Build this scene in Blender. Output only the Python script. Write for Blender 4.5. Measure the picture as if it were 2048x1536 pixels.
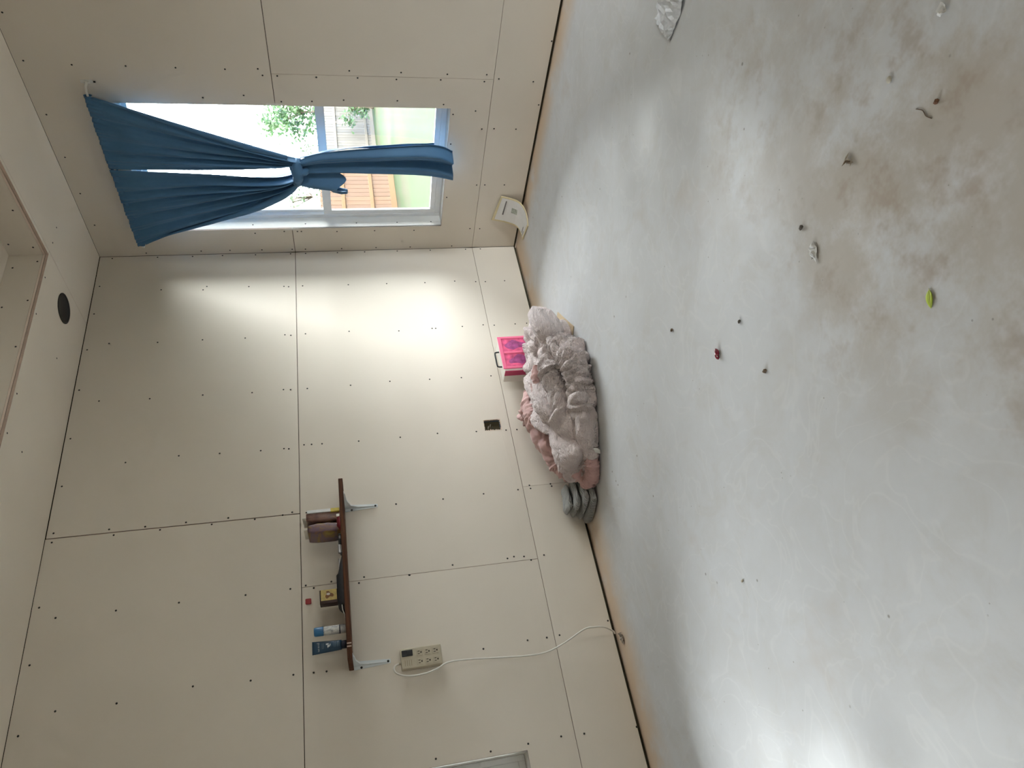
import bpy, bmesh, math, random
from mathutils import Vector, Matrix, noise

for _o in list(bpy.data.objects):
    bpy.data.objects.remove(_o)
SC = bpy.context.scene
COL = SC.collection
RND = random.Random(7)
H = 2.743            # ceiling (soffit) height
RX, RY = 4.7, -5.0   # far corners of the room: x = 0..RX, y = 0..RY
TX, TY, TZ = 0.597, -0.589, 0.188   # tray recess edge and depth

# ------------------------------------------------------------------ camera
# (the photograph lies on its side: the room's "up" points to the picture's left)
cam_d = bpy.data.cameras.new('camera')
cam = bpy.data.objects.new('camera', cam_d)
COL.objects.link(cam)
RIGHT = Vector((0.582931, 0.809822, -0.066184))
DOWN = Vector((0.139148, -0.179749, -0.973821))
FWD = Vector((-0.800518, 0.558461, -0.217466))
m = Matrix((DOWN, RIGHT, -FWD)).transposed().to_4x4()
m.translation = Vector((3.614569, -3.731586, 1.233598))
cam.matrix_world = m
cam_d.sensor_fit = 'HORIZONTAL'
cam_d.sensor_width = 36.0
cam_d.lens = 1450.980 / 2048.0 * 36.0
cam_d.clip_start = 0.05
cam_d.clip_end = 300
SC.camera = cam

# ------------------------------------------------------------------ world, light, exposure
W = bpy.data.worlds.new('overcast_sky')
SC.world = W
W.use_nodes = True
bgn = W.node_tree.nodes['Background']
bgn.inputs['Color'].default_value = (0.97, 0.97, 1.0, 1)
bgn.inputs['Strength'].default_value = 12.0
W.cycles.sampling_method = 'MANUAL'
W.cycles.sample_map_resolution = 256

sun_d = bpy.data.lights.new('hazy_sun', 'SUN')
sun_d.energy = 1.0
sun_d.angle = math.radians(80)
sun_d.color = (1.0, 0.95, 0.86)
sun = bpy.data.objects.new('hazy_sun', sun_d)
COL.objects.link(sun)
sun.rotation_euler = Vector((-0.84, -0.52, -0.08)).to_track_quat('-Z', 'Y').to_euler()
sun.location = (4, 6, 8)

def portal(name, loc, rot, sx, sy):
    d = bpy.data.lights.new(name, 'AREA')
    d.shape = 'RECTANGLE'
    d.size, d.size_y = sx, sy
    d.cycles.is_portal = True
    o = bpy.data.objects.new(name, d)
    COL.objects.link(o)
    o.location = loc
    o.rotation_euler = rot
portal('window_portal', (0.658, 0.175, 1.43), (math.radians(-90), 0, 0), 0.92, 1.76)
portal('window_portal', (-0.175, -3.70, 1.43), (math.radians(90), 0, math.radians(-90)), 0.92, 1.76)
portal('added_door_portal', (RX + 0.20, -0.58, 1.06), (math.radians(90), 0, math.radians(90)), 0.78, 2.02)  # guides sky light through the added fill door

vs = SC.view_settings
vs.view_transform = 'Standard'
vs.look = 'None'
vs.exposure = 1.53
vs.gamma = 1.0
vs.use_curve_mapping = False
cy = SC.cycles
cy.use_denoising = True
cy.max_bounces = 8
cy.diffuse_bounces = 6
cy.use_adaptive_sampling = True
cy.adaptive_threshold = 0.07
cy.adaptive_min_samples = 16
cy.glossy_bounces = 4
cy.transmission_bounces = 6
cy.transparent_max_bounces = 12
cy.caustics_reflective = False
cy.caustics_refractive = False
cy.sample_clamp_indirect = 8.0

# ------------------------------------------------------------------ helpers
def srgb(r, g, b):
    f = lambda c: (c / 255 / 12.92) if c <= 10 else ((c / 255 + 0.055) / 1.055) ** 2.4
    return (f(r), f(g), f(b))

MATS = {}
def mat(name, col, rough=0.6, spec=0.4, metal=0.0, noise_amt=0.0, noise_scale=20.0, bump=0.0, bump_scale=60.0, trans=0.0):
    """plain procedural material: colour with a little noise variation and fine relief"""
    if name in MATS:
        return MATS[name]
    mt = bpy.data.materials.new(name)
    mt.use_nodes = True
    nt = mt.node_tree
    b = nt.nodes['Principled BSDF']
    b.inputs['Base Color'].default_value = (*col, 1)
    b.inputs['Roughness'].default_value = rough
    b.inputs['Specular IOR Level'].default_value = spec
    b.inputs['Metallic'].default_value = metal
    if noise_amt > 0 or bump > 0:
        tc = nt.nodes.new('ShaderNodeTexCoord')
    if noise_amt > 0:
        n = nt.nodes.new('ShaderNodeTexNoise')
        n.inputs['Scale'].default_value = noise_scale
        n.inputs['Detail'].default_value = 4
        nt.links.new(tc.outputs['Object'], n.inputs['Vector'])
        r = nt.nodes.new('ShaderNodeMapRange')
        r.inputs['From Min'].default_value = 0.3
        r.inputs['From Max'].default_value = 0.7
        r.inputs['To Min'].default_value = 1 - noise_amt
        r.inputs['To Max'].default_value = 1 + noise_amt
        nt.links.new(n.outputs['Fac'], r.inputs['Value'])
        mx = nt.nodes.new('ShaderNodeVectorMath')
        mx.operation = 'SCALE'
        mx.inputs[0].default_value = col
        nt.links.new(r.outputs['Result'], mx.inputs['Scale'])
        nt.links.new(mx.outputs['Vector'], b.inputs['Base Color'])
    if bump > 0:
        n2 = nt.nodes.new('ShaderNodeTexNoise')
        n2.inputs['Scale'].default_value = bump_scale
        n2.inputs['Detail'].default_value = 3
        nt.links.new(tc.outputs['Object'], n2.inputs['Vector'])
        bp = nt.nodes.new('ShaderNodeBump')
        bp.inputs['Strength'].default_value = bump
        bp.inputs['Distance'].default_value = 0.01
        nt.links.new(n2.outputs['Fac'], bp.inputs['Height'])
        nt.links.new(bp.outputs['Normal'], b.inputs['Normal'])
    if trans > 0:
        out = nt.nodes['Material Output']
        tr = nt.nodes.new('ShaderNodeBsdfTranslucent')
        tr.inputs['Color'].default_value = (*[min(1, c * 1.4) for c in col], 1)
        ms = nt.nodes.new('ShaderNodeMixShader')
        ms.inputs[0].default_value = trans
        nt.links.new(b.outputs[0], ms.inputs[1])
        nt.links.new(tr.outputs[0], ms.inputs[2])
        nt.links.new(ms.outputs[0], out.inputs['Surface'])
    MATS[name] = mt
    return mt

def tag(o, label=None, cat=None, group=None, kind=None):
    if label: o['label'] = label
    if cat: o['category'] = cat
    if group: o['group'] = group
    if kind: o['kind'] = kind
    return o

def thing(name, loc, label, cat, group=None):
    o = bpy.data.objects.new(name, None)
    o.empty_display_size = 0.05
    COL.objects.link(o)
    o.location = loc
    return tag(o, label, cat, group)

def world_loc(o):
    v = Vector(o.location)
    while o.parent:
        o = o.parent
        v += Vector(o.location)
    return v

def link_mesh(name, me, mats, parent=None, smooth=False):
    """me is in world coordinates; origin moves to its centre; the parent (unrotated) keeps it in place"""
    vs_ = [v.co for v in me.vertices]
    lo = Vector((min(v[i] for v in vs_) for i in range(3)))
    hi = Vector((max(v[i] for v in vs_) for i in range(3)))
    ctr = (lo + hi) / 2
    ctr.z = lo.z
    me.transform(Matrix.Translation(-ctr))
    if not isinstance(mats, (list, tuple)):
        mats = [mats]
    for mm in mats:
        me.materials.append(mm)
    if smooth:
        for p in me.polygons:
            p.use_smooth = True
    o = bpy.data.objects.new(name, me)
    COL.objects.link(o)
    if parent:
        o.parent = parent
        o.location = ctr - world_loc(parent)
    else:
        o.location = ctr
    return o

def bm_obj(name, bm, mats, parent=None, smooth=False):
    me = bpy.data.meshes.new(name)
    bmesh.ops.recalc_face_normals(bm, faces=bm.faces)
    bm.to_mesh(me)
    bm.free()
    return link_mesh(name, me, mats, parent, smooth)

def py_obj(name, verts, faces, mats, parent=None, smooth=False):
    me = bpy.data.meshes.new(name)
    me.from_pydata([tuple(v) for v in verts], [], faces)
    me.update()
    return link_mesh(name, me, mats, parent, smooth)

def add_box(bm, x0, x1, y0, y1, z0, z1, bevel=0.0, seg=1, mi=0):
    geo = bmesh.ops.create_cube(bm, size=1.0)
    vv = geo['verts']
    for v in vv:
        v.co = Vector(((x0 + x1) / 2 + v.co.x * abs(x1 - x0), (y0 + y1) / 2 + v.co.y * abs(y1 - y0), (z0 + z1) / 2 + v.co.z * abs(z1 - z0)))
    fs = {f for v in vv for f in v.link_faces}
    for f in fs:
        f.material_index = mi
    if bevel > 0:
        es = list({e for v in vv for e in v.link_edges})
        bmesh.ops.bevel(bm, geom=es, offset=bevel, segments=seg, affect='EDGES', profile=0.5)

def box_obj(name, x0, x1, y0, y1, z0, z1, mt, parent=None, bevel=0.0, seg=1, smooth=False):
    bm = bmesh.new()
    add_box(bm, x0, x1, y0, y1, z0, z1, bevel, seg)
    return bm_obj(name, bm, mt, parent, smooth)

def tube_geo(pts, rad, n=8, closed=False):
    """verts, faces of a tube through pts; rad is a number or a list"""
    pts = [Vector(p) for p in pts]
    N = len(pts)
    if not isinstance(rad, (list, tuple)):
        rad = [rad] * N
    V, F = [], []
    up = Vector((0.13, 0.31, 0.94)).normalized()
    prev = None
    for i, p in enumerate(pts):
        t = (pts[min(i + 1, N - 1)] - pts[max(i - 1, 0)]).normalized()
        a = (prev - t * prev.dot(t)) if prev else (up - t * up.dot(t))
        if a.length < 1e-4:
            a = Vector((1, 0, 0)) - t * t.x
        a.normalize()
        prev = a
        b = t.cross(a)
        for k in range(n):
            an = 2 * math.pi * k / n
            V.append(p + (a * math.cos(an) + b * math.sin(an)) * rad[i])
    for i in range(N - 1):
        for k in range(n):
            k2 = (k + 1) % n
            F.append((i * n + k, i * n + k2, (i + 1) * n + k2, (i + 1) * n + k))
    F.append(tuple(range(n - 1, -1, -1)))
    F.append(tuple(range((N - 1) * n, N * n)))
    return V, F

def smooth_path(pts, sub=6):
    """Catmull-Rom through the points"""
    P = [Vector(p) for p in pts]
    out = []
    for i in range(len(P) - 1):
        p0, p1, p2, p3 = P[max(i - 1, 0)], P[i], P[i + 1], P[min(i + 2, len(P) - 1)]
        for k in range(sub):
            t = k / sub
            out.append(0.5 * ((2 * p1) + (p2 - p0) * t + (2 * p0 - 5 * p1 + 4 * p2 - p3) * t * t + (3 * p1 - p0 - 3 * p2 + p3) * t ** 3))
    out.append(P[-1])
    return out

def tube_obj(name, pts, rad, mt, parent=None, n=8):
    V, F = tube_geo(pts, rad, n)
    return py_obj(name, V, F, mt, parent, True)

def lathe_obj(name, prof, mt, parent, origin, axis='Z', n=24, smooth=True):
    """prof: list of (r, h) turned about an axis through origin"""
    V, F = [], []
    O = Vector(origin)
    for r, h in prof:
        for k in range(n):
            a = 2 * math.pi * k / n
            c, s = r * math.cos(a), r * math.sin(a)
            V.append(O + (Vector((c, s, h)) if axis == 'Z' else Vector((h, c, s)) if axis == 'X' else Vector((c, h, s))))
    for i in range(len(prof) - 1):
        for k in range(n):
            k2 = (k + 1) % n
            F.append((i * n + k, i * n + k2, (i + 1) * n + k2, (i + 1) * n + k))
    F.append(tuple(range(n - 1, -1, -1)))
    F.append(tuple(range((len(prof) - 1) * n, len(prof) * n)))
    me = bpy.data.meshes.new(name)
    me.from_pydata([tuple(v) for v in V], [], F)
    bm = bmesh.new(); bm.from_mesh(me)
    bmesh.ops.recalc_face_normals(bm, faces=bm.faces)
    bm.to_mesh(me); bm.free()
    return link_mesh(name, me, mt, parent, smooth)

# ------------------------------------------------------------------ materials
def drywall_mat(name='drywall_paper', k=1.0):
    mt = bpy.data.materials.new(name)
    mt.use_nodes = True
    nt = mt.node_tree
    b = nt.nodes['Principled BSDF']
    tc = nt.nodes.new('ShaderNodeTexCoord')
    n = nt.nodes.new('ShaderNodeTexNoise')
    n.inputs['Scale'].default_value = 1.3
    n.inputs['Detail'].default_value = 2
    r = nt.nodes.new('ShaderNodeValToRGB')
    r.color_ramp.elements[0].position = 0.3
    r.color_ramp.elements[0].color = (0.650 * k, 0.595 * k, 0.520 * k, 1)
    r.color_ramp.elements[1].position = 0.7
    r.color_ramp.elements[1].color = (0.700 * k, 0.645 * k, 0.570 * k, 1)
    nt.links.new(tc.outputs['Object'], n.inputs['Vector'])
    nt.links.new(n.outputs['Fac'], r.inputs['Fac'])
    nt.links.new(r.outputs['Color'], b.inputs['Base Color'])
    b.inputs['Roughness'].default_value = 0.75
    b.inputs['Specular IOR Level'].default_value = 0.25
    return mt

def concrete_mat():
    mt = bpy.data.materials.new('stained_concrete')
    mt.use_nodes = True
    nt = mt.node_tree
    N, Lk = nt.nodes, nt.links
    b = N['Principled BSDF']
    tc = N.new('ShaderNodeTexCoord')
    P = tc.outputs['Object']
    def nz(scale, detail=4, rough=0.55, dist=0.0, vec=P):
        n = N.new('ShaderNodeTexNoise')
        n.inputs['Scale'].default_value = scale
        n.inputs['Detail'].default_value = detail
        n.inputs['Roughness'].default_value = rough
        n.inputs['Distortion'].default_value = dist
        Lk.new(vec, n.inputs['Vector'])
        return n.outputs['Fac']
    def rng(v, a, c, lo=0.0, hi=1.0, smooth=True):
        r = N.new('ShaderNodeMapRange')
        if smooth: r.interpolation_type = 'SMOOTHSTEP'
        r.inputs['From Min'].default_value = a
        r.inputs['From Max'].default_value = c
        r.inputs['To Min'].default_value = lo
        r.inputs['To Max'].default_value = hi
        Lk.new(v, r.inputs['Value'])
        return r.outputs['Result']
    def mul(a, c):
        q = N.new('ShaderNodeMath'); q.operation = 'MULTIPLY'
        for i, v in enumerate((a, c)):
            if isinstance(v, (int, float)): q.inputs[i].default_value = v
            else: Lk.new(v, q.inputs[i])
        return q.outputs[0]
    def op(o_, a, c):
        q = N.new('ShaderNodeMath'); q.operation = o_
        for i, v in enumerate((a, c)):
            if isinstance(v, (int, float)): q.inputs[i].default_value = v
            else: Lk.new(v, q.inputs[i])
        return q.outputs[0]
    def mix(fac, a, c):
        q = N.new('ShaderNodeMix'); q.data_type = 'RGBA'
        Lk.new(fac, q.inputs['Factor'])
        for s, v in (('A', a), ('B', c)):
            if isinstance(v, tuple): q.inputs[6 if s == 'A' else 7].default_value = (*v, 1)
            else: Lk.new(v, q.inputs[6 if s == 'A' else 7])
        return q.outputs[2]
    sep = N.new('ShaderNodeSeparateXYZ'); Lk.new(P, sep.inputs[0])
    X, Y = sep.outputs['X'], sep.outputs['Y']
    base = mix(rng(nz(1.1, 6, 0.66), 0.35, 0.65), (0.52, 0.53, 0.545), (0.57, 0.588, 0.617))
    base = mix(mul(rng(nz(4.5, 5, 0.68, 0.8), 0.45, 0.72), 0.45), base, (0.49, 0.48, 0.46))
    # trowel swirls: thin paler streaks
    sw = op('ABSOLUTE', op('SUBTRACT', nz(3.2, 2, 0.5, 2.0), 0.5), 0.0)
    base = mix(mul(rng(sw, 0.028, 0.0), 0.22), base, (0.66, 0.665, 0.67))
    # warm brown water stains, with ragged edges
    def blob(cx, cy_, r):
        dx = op('SUBTRACT', X, cx); dy = op('SUBTRACT', Y, cy_)
        d = op('SQRT', op('ADD', mul(dx, dx), mul(dy, dy)), 0.0)
        return rng(d, r, r * 0.25)
    stain = op('MAXIMUM', op('MAXIMUM', blob(2.72, -2.60, 0.75), blob(2.95, -3.1, 0.6)), op('MAXIMUM', mul(blob(2.45, -2.0, 0.5), 0.6), mul(blob(3.3, -2.6, 0.8), 0.7)))
    base = mix(mul(mul(rng(nz(2.6, 6, 0.68), 0.38, 0.60), stain), 0.75), base, (0.37, 0.32, 0.255))
    base = mix(mul(mul(rng(nz(7.0, 4, 0.65), 0.50, 0.68), stain), 0.55), base, (0.30, 0.225, 0.16))
    base = mix(mul(rng(nz(1.9, 4, 0.65), 0.58, 0.74), 0.30), base, (0.46, 0.39, 0.33))
    # tan dust and mud along the foot of the walls
    edge = op('MAXIMUM', rng(X, 0.34, 0.03), rng(Y, -0.24, -0.02))
    base = mix(mul(mul(edge, rng(nz(3.5, 3, 0.6), 0.22, 0.55)), 0.95), base, (0.58, 0.44, 0.31))
    # dark specks
    vo = N.new('ShaderNodeTexVoronoi'); vo.inputs['Scale'].default_value = 9.0
    Lk.new(P, vo.inputs['Vector'])
    sp = mul(rng(vo.outputs['Distance'], 0.060, 0.030), rng(nz(2.3, 0), 0.50, 0.58))
    base = mix(mul(sp, 0.75), base, (0.16, 0.14, 0.12))
    vo2 = N.new('ShaderNodeTexVoronoi'); vo2.inputs['Scale'].default_value = 23.0
    Lk.new(P, vo2.inputs['Vector'])
    sp2 = mul(rng(vo2.outputs['Distance'], 0.075, 0.045), rng(nz(3.1, 0), 0.55, 0.62))
    base = mix(mul(sp2, 0.6), base, (0.20, 0.18, 0.16))
    Lk.new(base, b.inputs['Base Color'])
    Lk.new(rng(nz(2.0, 1, 0.6), 0.3, 0.7, 0.52, 0.72), b.inputs['Roughness'])
    b.inputs['Specular IOR Level'].default_value = 0.5
    bp = N.new('ShaderNodeBump')
    bp.inputs['Strength'].default_value = 0.25
    bp.inputs['Distance'].default_value = 0.006
    Lk.new(nz(7, 3, 0.65), bp.inputs['Height'])
    Lk.new(bp.outputs['Normal'], b.inputs['Normal'])
    return mt

def glass_mat():
    mt = bpy.data.materials.new('window_glass')
    mt.use_nodes = True
    nt = mt.node_tree
    nt.nodes.remove(nt.nodes['Principled BSDF'])
    out = nt.nodes['Material Output']
    tr = nt.nodes.new('ShaderNodeBsdfTransparent')
    tr.inputs['Color'].default_value = (0.95, 0.98, 0.97, 1)
    gl = nt.nodes.new('ShaderNodeBsdfGlossy')
    gl.inputs['Roughness'].default_value = 0.02
    fr = nt.nodes.new('ShaderNodeFresnel')
    fr.inputs['IOR'].default_value = 1.38
    ms = nt.nodes.new('ShaderNodeMixShader')
    nt.links.new(fr.outputs[0], ms.inputs[0])
    nt.links.new(tr.outputs[0], ms.inputs[1])
    nt.links.new(gl.outputs[0], ms.inputs[2])
    nt.links.new(ms.outputs[0], out.inputs['Surface'])
    return mt

M_DRY = drywall_mat()
M_CEIL = drywall_mat('ceiling_drywall_lit', 1.2)  # same drywall made lighter, light bounced off the floor put into its colour
M_CONC = concrete_mat()
M_GLASS = glass_mat()
M_CAV = mat('dark_framing', (0.055, 0.048, 0.030), 0.9, 0.1, noise_amt=0.3, noise_scale=6)
M_RAW = mat('raw_board_edge', (0.52, 0.41, 0.35), 0.85, 0.15, noise_amt=0.08, noise_scale=30)
M_EDGE = mat('pale_edge_strip', (0.74, 0.62, 0.55), 0.8, 0.2, noise_amt=0.05, noise_scale=20)
M_SCREW = mat('screw_black', (0.016, 0.014, 0.013), 0.5, 0.4)
M_VINYL = mat('white_vinyl', (0.78, 0.79, 0.80), 0.4, 0.4, noise_amt=0.03, noise_scale=8)
M_RETURN = mat('white_return_board', (0.74, 0.72, 0.68), 0.7, 0.3, noise_amt=0.04, noise_scale=10)

# ------------------------------------------------------------------ room shell
fl = box_obj('floor', -0.14, RX + 0.14, RY - 0.14, 0.14, -0.12, 0.0, M_CONC)
fl.data.transform(Matrix.Translation(fl.location)); fl.location = (0, 0, 0)
tag(fl, 'bare grey stained concrete floor slab', 'floor', kind='structure')

W1 = (0.2065, 1.112, 0.555, 2.385)     # window 1: x0, x1, z0, z1 on the far wall
W2 = (-4.15, -3.248, 0.555, 2.385)     # window 2: y0, y1, z0, z1 on the left wall
SEAM1, SEAM2 = 1.535, 0.321
TH = 0.0127

def pt_far(u, z, w):   return Vector((u, w, z))
def pt_left(u, z, w):  return Vector((-w, u, z))
def pt_soff(u, z, w):  return Vector((u, z, H + w))

def backing(name, fn, u0, u1, wins, label):
    """the framed wall behind the sheets, with the window opening left out"""
    bm = bmesh.new()
    z0, z1 = wins[0][2:]
    us = [u0] + [v for w_ in wins for v in (w_[0] - 0.0135, w_[1] + 0.0135)] + [u1]
    rs = [(us[k], us[k + 1], 0, H + 0.4) for k in range(0, len(us), 2)]
    for k in range(1, len(us) - 1, 2):
        rs += [(us[k], us[k + 1], 0, z0 - 0.013), (us[k], us[k + 1], z1 + 0.013, H + 0.4)]
    for (p0, p1, q0, q1) in rs:
        A, B_ = fn(p0, q0, TH + 0.004), fn(p1, q1, 0.14)
        add_box(bm, min(A.x, B_.x), max(A.x, B_.x), min(A.y, B_.y), max(A.y, B_.y), min(A.z, B_.z), max(A.z, B_.z))
    return tag(bm_obj(name, bm, M_CAV), label, 'wall', kind='structure')

def sheet(parent, fn, outline, holes=(), taper=(), name='drywall_sheet', face=None):
    """a board of drywall: outline and holes in wall coordinates, with its long edges tapered at the given heights"""
    bm = bmesh.new()
    edges = []
    for loop in (outline, *holes):
        vv = [bm.verts.new((a, b, 0)) for a, b in loop]
        for i in range(len(vv)):
            edges.append(bm.edges.new((vv[i], vv[(i + 1) % len(vv)])))
    bmesh.ops.triangle_fill(bm, use_beauty=True, use_dissolve=True, edges=edges, normal=(0, 0, 1))
    for z, sgn in taper:
        for d in (0.012, 0.06):
            bmesh.ops.bisect_plane(bm, geom=list(bm.verts) + list(bm.edges) + list(bm.faces), plane_co=(0, z + sgn * d, 0), plane_no=(0, 1, 0))
    bmesh.ops.triangulate(bm, faces=bm.faces)
    for v in bm.verts:
        for z, sgn in taper:
            dd = (v.co.y - z) * sgn
            if -1e-5 <= dd < 0.0121:
                v.co.z = 0.0016
    front = list(bm.faces)
    ret = bmesh.ops.extrude_face_region(bm, geom=front)
    for g in ret['geom']:
        if isinstance(g, bmesh.types.BMVert):
            g.co.z = TH
    for f in bm.faces:
        f.material_index = 0
    bm.normal_update()
    for f in bm.faces:
        if abs(f.normal.z) < 0.3:
            f.material_index = 1
    for v in bm.verts:
        v.co = fn(v.co.x, v.co.y, v.co.z)
    return bm_obj(name, bm, [face or M_DRY, M_RAW], parent)

def rect(a0, a1, b0, b1):
    return [(a0, b0), (a1, b0), (a1, b1), (a0, b1)]

G = 0.0018   # half the joint gap
B0 = 0.017   # sheets stop short of the slab
wl = backing('wall_left', pt_left, RY, -0.0, [W2], 'long left wall of unpainted drywall sheets with exposed joints and screws')
wf = backing('wall_far', pt_far, -0.14, RX, [W1], 'far wall of unpainted drywall sheets around the curtained window')
a0, a1, z0, z1 = W2
OUT = (-1.5325, -1.460, 0.374, 0.474)     # blue outlet box hole
y_c = -0.004
S_L = []
S_L.append(sheet(wl, pt_left, rect(-1.9475 + G, y_c, SEAM1 + G, H - 0.005), taper=((SEAM1 + G, 1),)))
S_L.append(sheet(wl, pt_left, [(RY + .004, SEAM1 + G), (a0, SEAM1 + G), (a0, z1), (a1, z1), (a1, SEAM1 + G), (-1.9475 - G * 1.6, SEAM1 + G), (-1.9475 - G * 1.6, H - 0.003), (RY + .004, H - 0.003)], taper=((SEAM1 + G, 1),)))
S_L.append(sheet(wl, pt_left, rect(-2.352 + G * .6, y_c, SEAM2 + G * .7, SEAM1 - G), holes=[rect(*OUT)], taper=((SEAM1 - G, -1), (SEAM2 + G * .7, 1))))
S_L.append(sheet(wl, pt_left, [(RY + .004, SEAM2 + G * .7), (-2.352 - G * .6, SEAM2 + G * .7), (-2.352 - G * .6, SEAM1 - G), (a1, SEAM1 - G), (a1, z0), (a0, z0), (a0, SEAM1 - G), (RY + .004, SEAM1 - G)], taper=((SEAM1 - G, -1), (SEAM2 + G * .7, 1))))
S_L.append(sheet(wl, pt_left, rect(-1.921 + .0006, y_c, B0, SEAM2 - G * .7), taper=((SEAM2 - G * .7, -1),)))
S_L.append(sheet(wl, pt_left, rect(RY + .004, -1.921 - .0006, B0, SEAM2 - G * .7), taper=((SEAM2 - G * .7, -1),)))
c0, c1, d0, d1 = W1
S_F = []
S_F.append(sheet(wf, pt_far, [(0.0, SEAM1 + G), (c0, SEAM1 + G), (c0, d1), (c1, d1), (c1, SEAM1 + G), (RX - .004, SEAM1 + G), (RX - .004, H - 0.002), (0.0, H - 0.002)], taper=((SEAM1 + G, 1),)))
S_F.append(sheet(wf, pt_far, [(0.0, SEAM2 + G * .6), (1.303 - G * .4, SEAM2 + G * .6), (1.303 - G * .4, SEAM1 - G), (c1, SEAM1 - G), (c1, d0), (c0, d0), (c0, SEAM1 - G), (0.0, SEAM1 - G)], taper=((SEAM1 - G, -1), (SEAM2 + G * .6, 1))))
S_F.append(sheet(wf, pt_far, [(1.303 + G * .4, SEAM2 + G * .6), (RX - .004, SEAM2 + G * .6), (RX - .004, SEAM1 - G), (1.303 + G * .4, SEAM1 - G)], taper=((SEAM1 - G, -1), (SEAM2 + G * .6, 1))))
S_F.append(sheet(wf, pt_far, rect(0.0, RX - .004, B0, SEAM2 - G * .6), taper=((SEAM2 - G * .6, -1),)))

# ceiling: framing slab above, soffit sheets round a raised tray
bm = bmesh.new()
add_box(bm, -0.14, RX + .14, RY - .14, 0.14, H + TZ + 0.02, H + TZ + 0.16)
for (p0, p1, q0, q1) in ((-0.14, TX - 0.016, RY - .14, 0.14), (TX - 0.016, RX + .14, TY + 0.016, 0.14), (RX - TX + .016, RX + .14, RY - .14, TY + .016), (TX - .016, RX - TX + .016, RY - .14, RY - TY - .016)):
    add_box(bm, p0, p1, q0, q1, H + TH + 0.10, H + TZ + 0.02)
ceil = tag(bm_obj('ceiling', bm, M_CAV), 'drywall ceiling with a raised tray recess', 'ceiling', kind='structure')
CX, CY, CR = 0.312, -0.717, 0.082       # recessed light opening
circ = [(CX + CR * math.cos(2 * math.pi * k / 28), CY + CR * math.sin(2 * math.pi * k / 28)) for k in range(28)]
YS = -0.566
S_C = []
S_C.append(sheet(ceil, pt_soff, rect(0.0, RX, YS + .0008, -0.0), name='soffit_sheet', face=M_CEIL))
S_C.append(sheet(ceil, pt_soff, [(0.0, RY), (TX, RY), (TX, TY), (TX, YS - .0008), (0.0, YS - .0008)], holes=[circ], name='soffit_sheet', face=M_CEIL))
S_C.append(sheet(ceil, pt_soff, rect(TX + .002, RX, TY, YS - .0008), name='soffit_sheet', face=M_CEIL))
S_C.append(sheet(ceil, pt_soff, rect(RX - TX, RX, RY, TY - .001), name='soffit_sheet', face=M_CEIL))
S_C.append(sheet(ceil, pt_soff, rect(TX + .001, RX - TX - .001, RY, RY - TY), name='soffit_sheet', face=M_CEIL))
# tray risers stand just behind the soffit edge, over a pale starter strip
ST = H + TH + 0.0035
for nm, bx in (('edge_strip', (TX - .012, TX - .001, RY - TY, TY + .012)), ('edge_strip', (TX - .012, RX - TX, TY + .001, TY + .012))):
    box_obj(nm, *bx, ST, ST + 0.010, M_EDGE, ceil)
def riser(x0, x1, y0, y1):
    return box_obj('tray_riser', x0, x1, y0, y1, ST + 0.0105, H + TZ, M_DRY, ceil)
R_L = riser(TX - .0125, TX, RY - TY, TY)
R_F = riser(TX, RX - TX, TY, TY + .0125)
riser(RX - TX, RX - TX + .0125, RY - TY, TY)
riser(TX, RX - TX, RY - TY - .0125, RY - TY)
box_obj('tray_top_sheet', TX - .01, RX - TX + .01, RY - TY - .01, TY + .01, H + TZ, H + TZ + TH, M_CEIL, ceil)

# the two walls behind the camera (out of frame) close the room; a glazed door is added in the right one for fill light
DR = (-0.98, -0.18, 0.0, 2.08)      # added door's opening: y0, y1, z0, z1
bm = bmesh.new()
for (p0, p1, q0, q1) in ((RY - .14, DR[0], 0, H + .4), (DR[1], 0.14, 0, H + .4), (DR[0], DR[1], DR[3], H + .4)):
    add_box(bm, RX, RX + .14, p0, p1, q0, q1)
tag(bm_obj('wall_right', bm, M_DRY), 'plain drywall right wall of the room with an opening for the added door', 'wall', kind='structure')
tag(box_obj('wall_near', -0.14, RX, RY - .14, RY, 0, H + .4, M_DRY), 'plain drywall near wall of the room', 'wall', kind='structure')
door = bpy.data.objects.new('added_fill_door', None); COL.objects.link(door)
door.location = (RX + .09, (DR[0] + DR[1]) / 2, 0)
tag(door, 'unseen glazed door added behind the camera to let in fill light', 'door', kind='structure')
ya, yb_ = DR[0], DR[1]
for nm, bx in (('stile', (ya, ya + .06, 0.01, 2.06)), ('stile', (yb_ - .06, yb_, 0.01, 2.06)), ('rail', (ya + .06, yb_ - .06, 0.01, 0.09)), ('rail', (ya + .06, yb_ - .06, 2.0, 2.06))):
    box_obj(nm, RX + .07, RX + .10, *bx, M_VINYL, door, .002)
box_obj('pane', RX + .083, RX + .087, ya + .06, yb_ - .06, 0.09, 2.0, M_GLASS, door)

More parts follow.
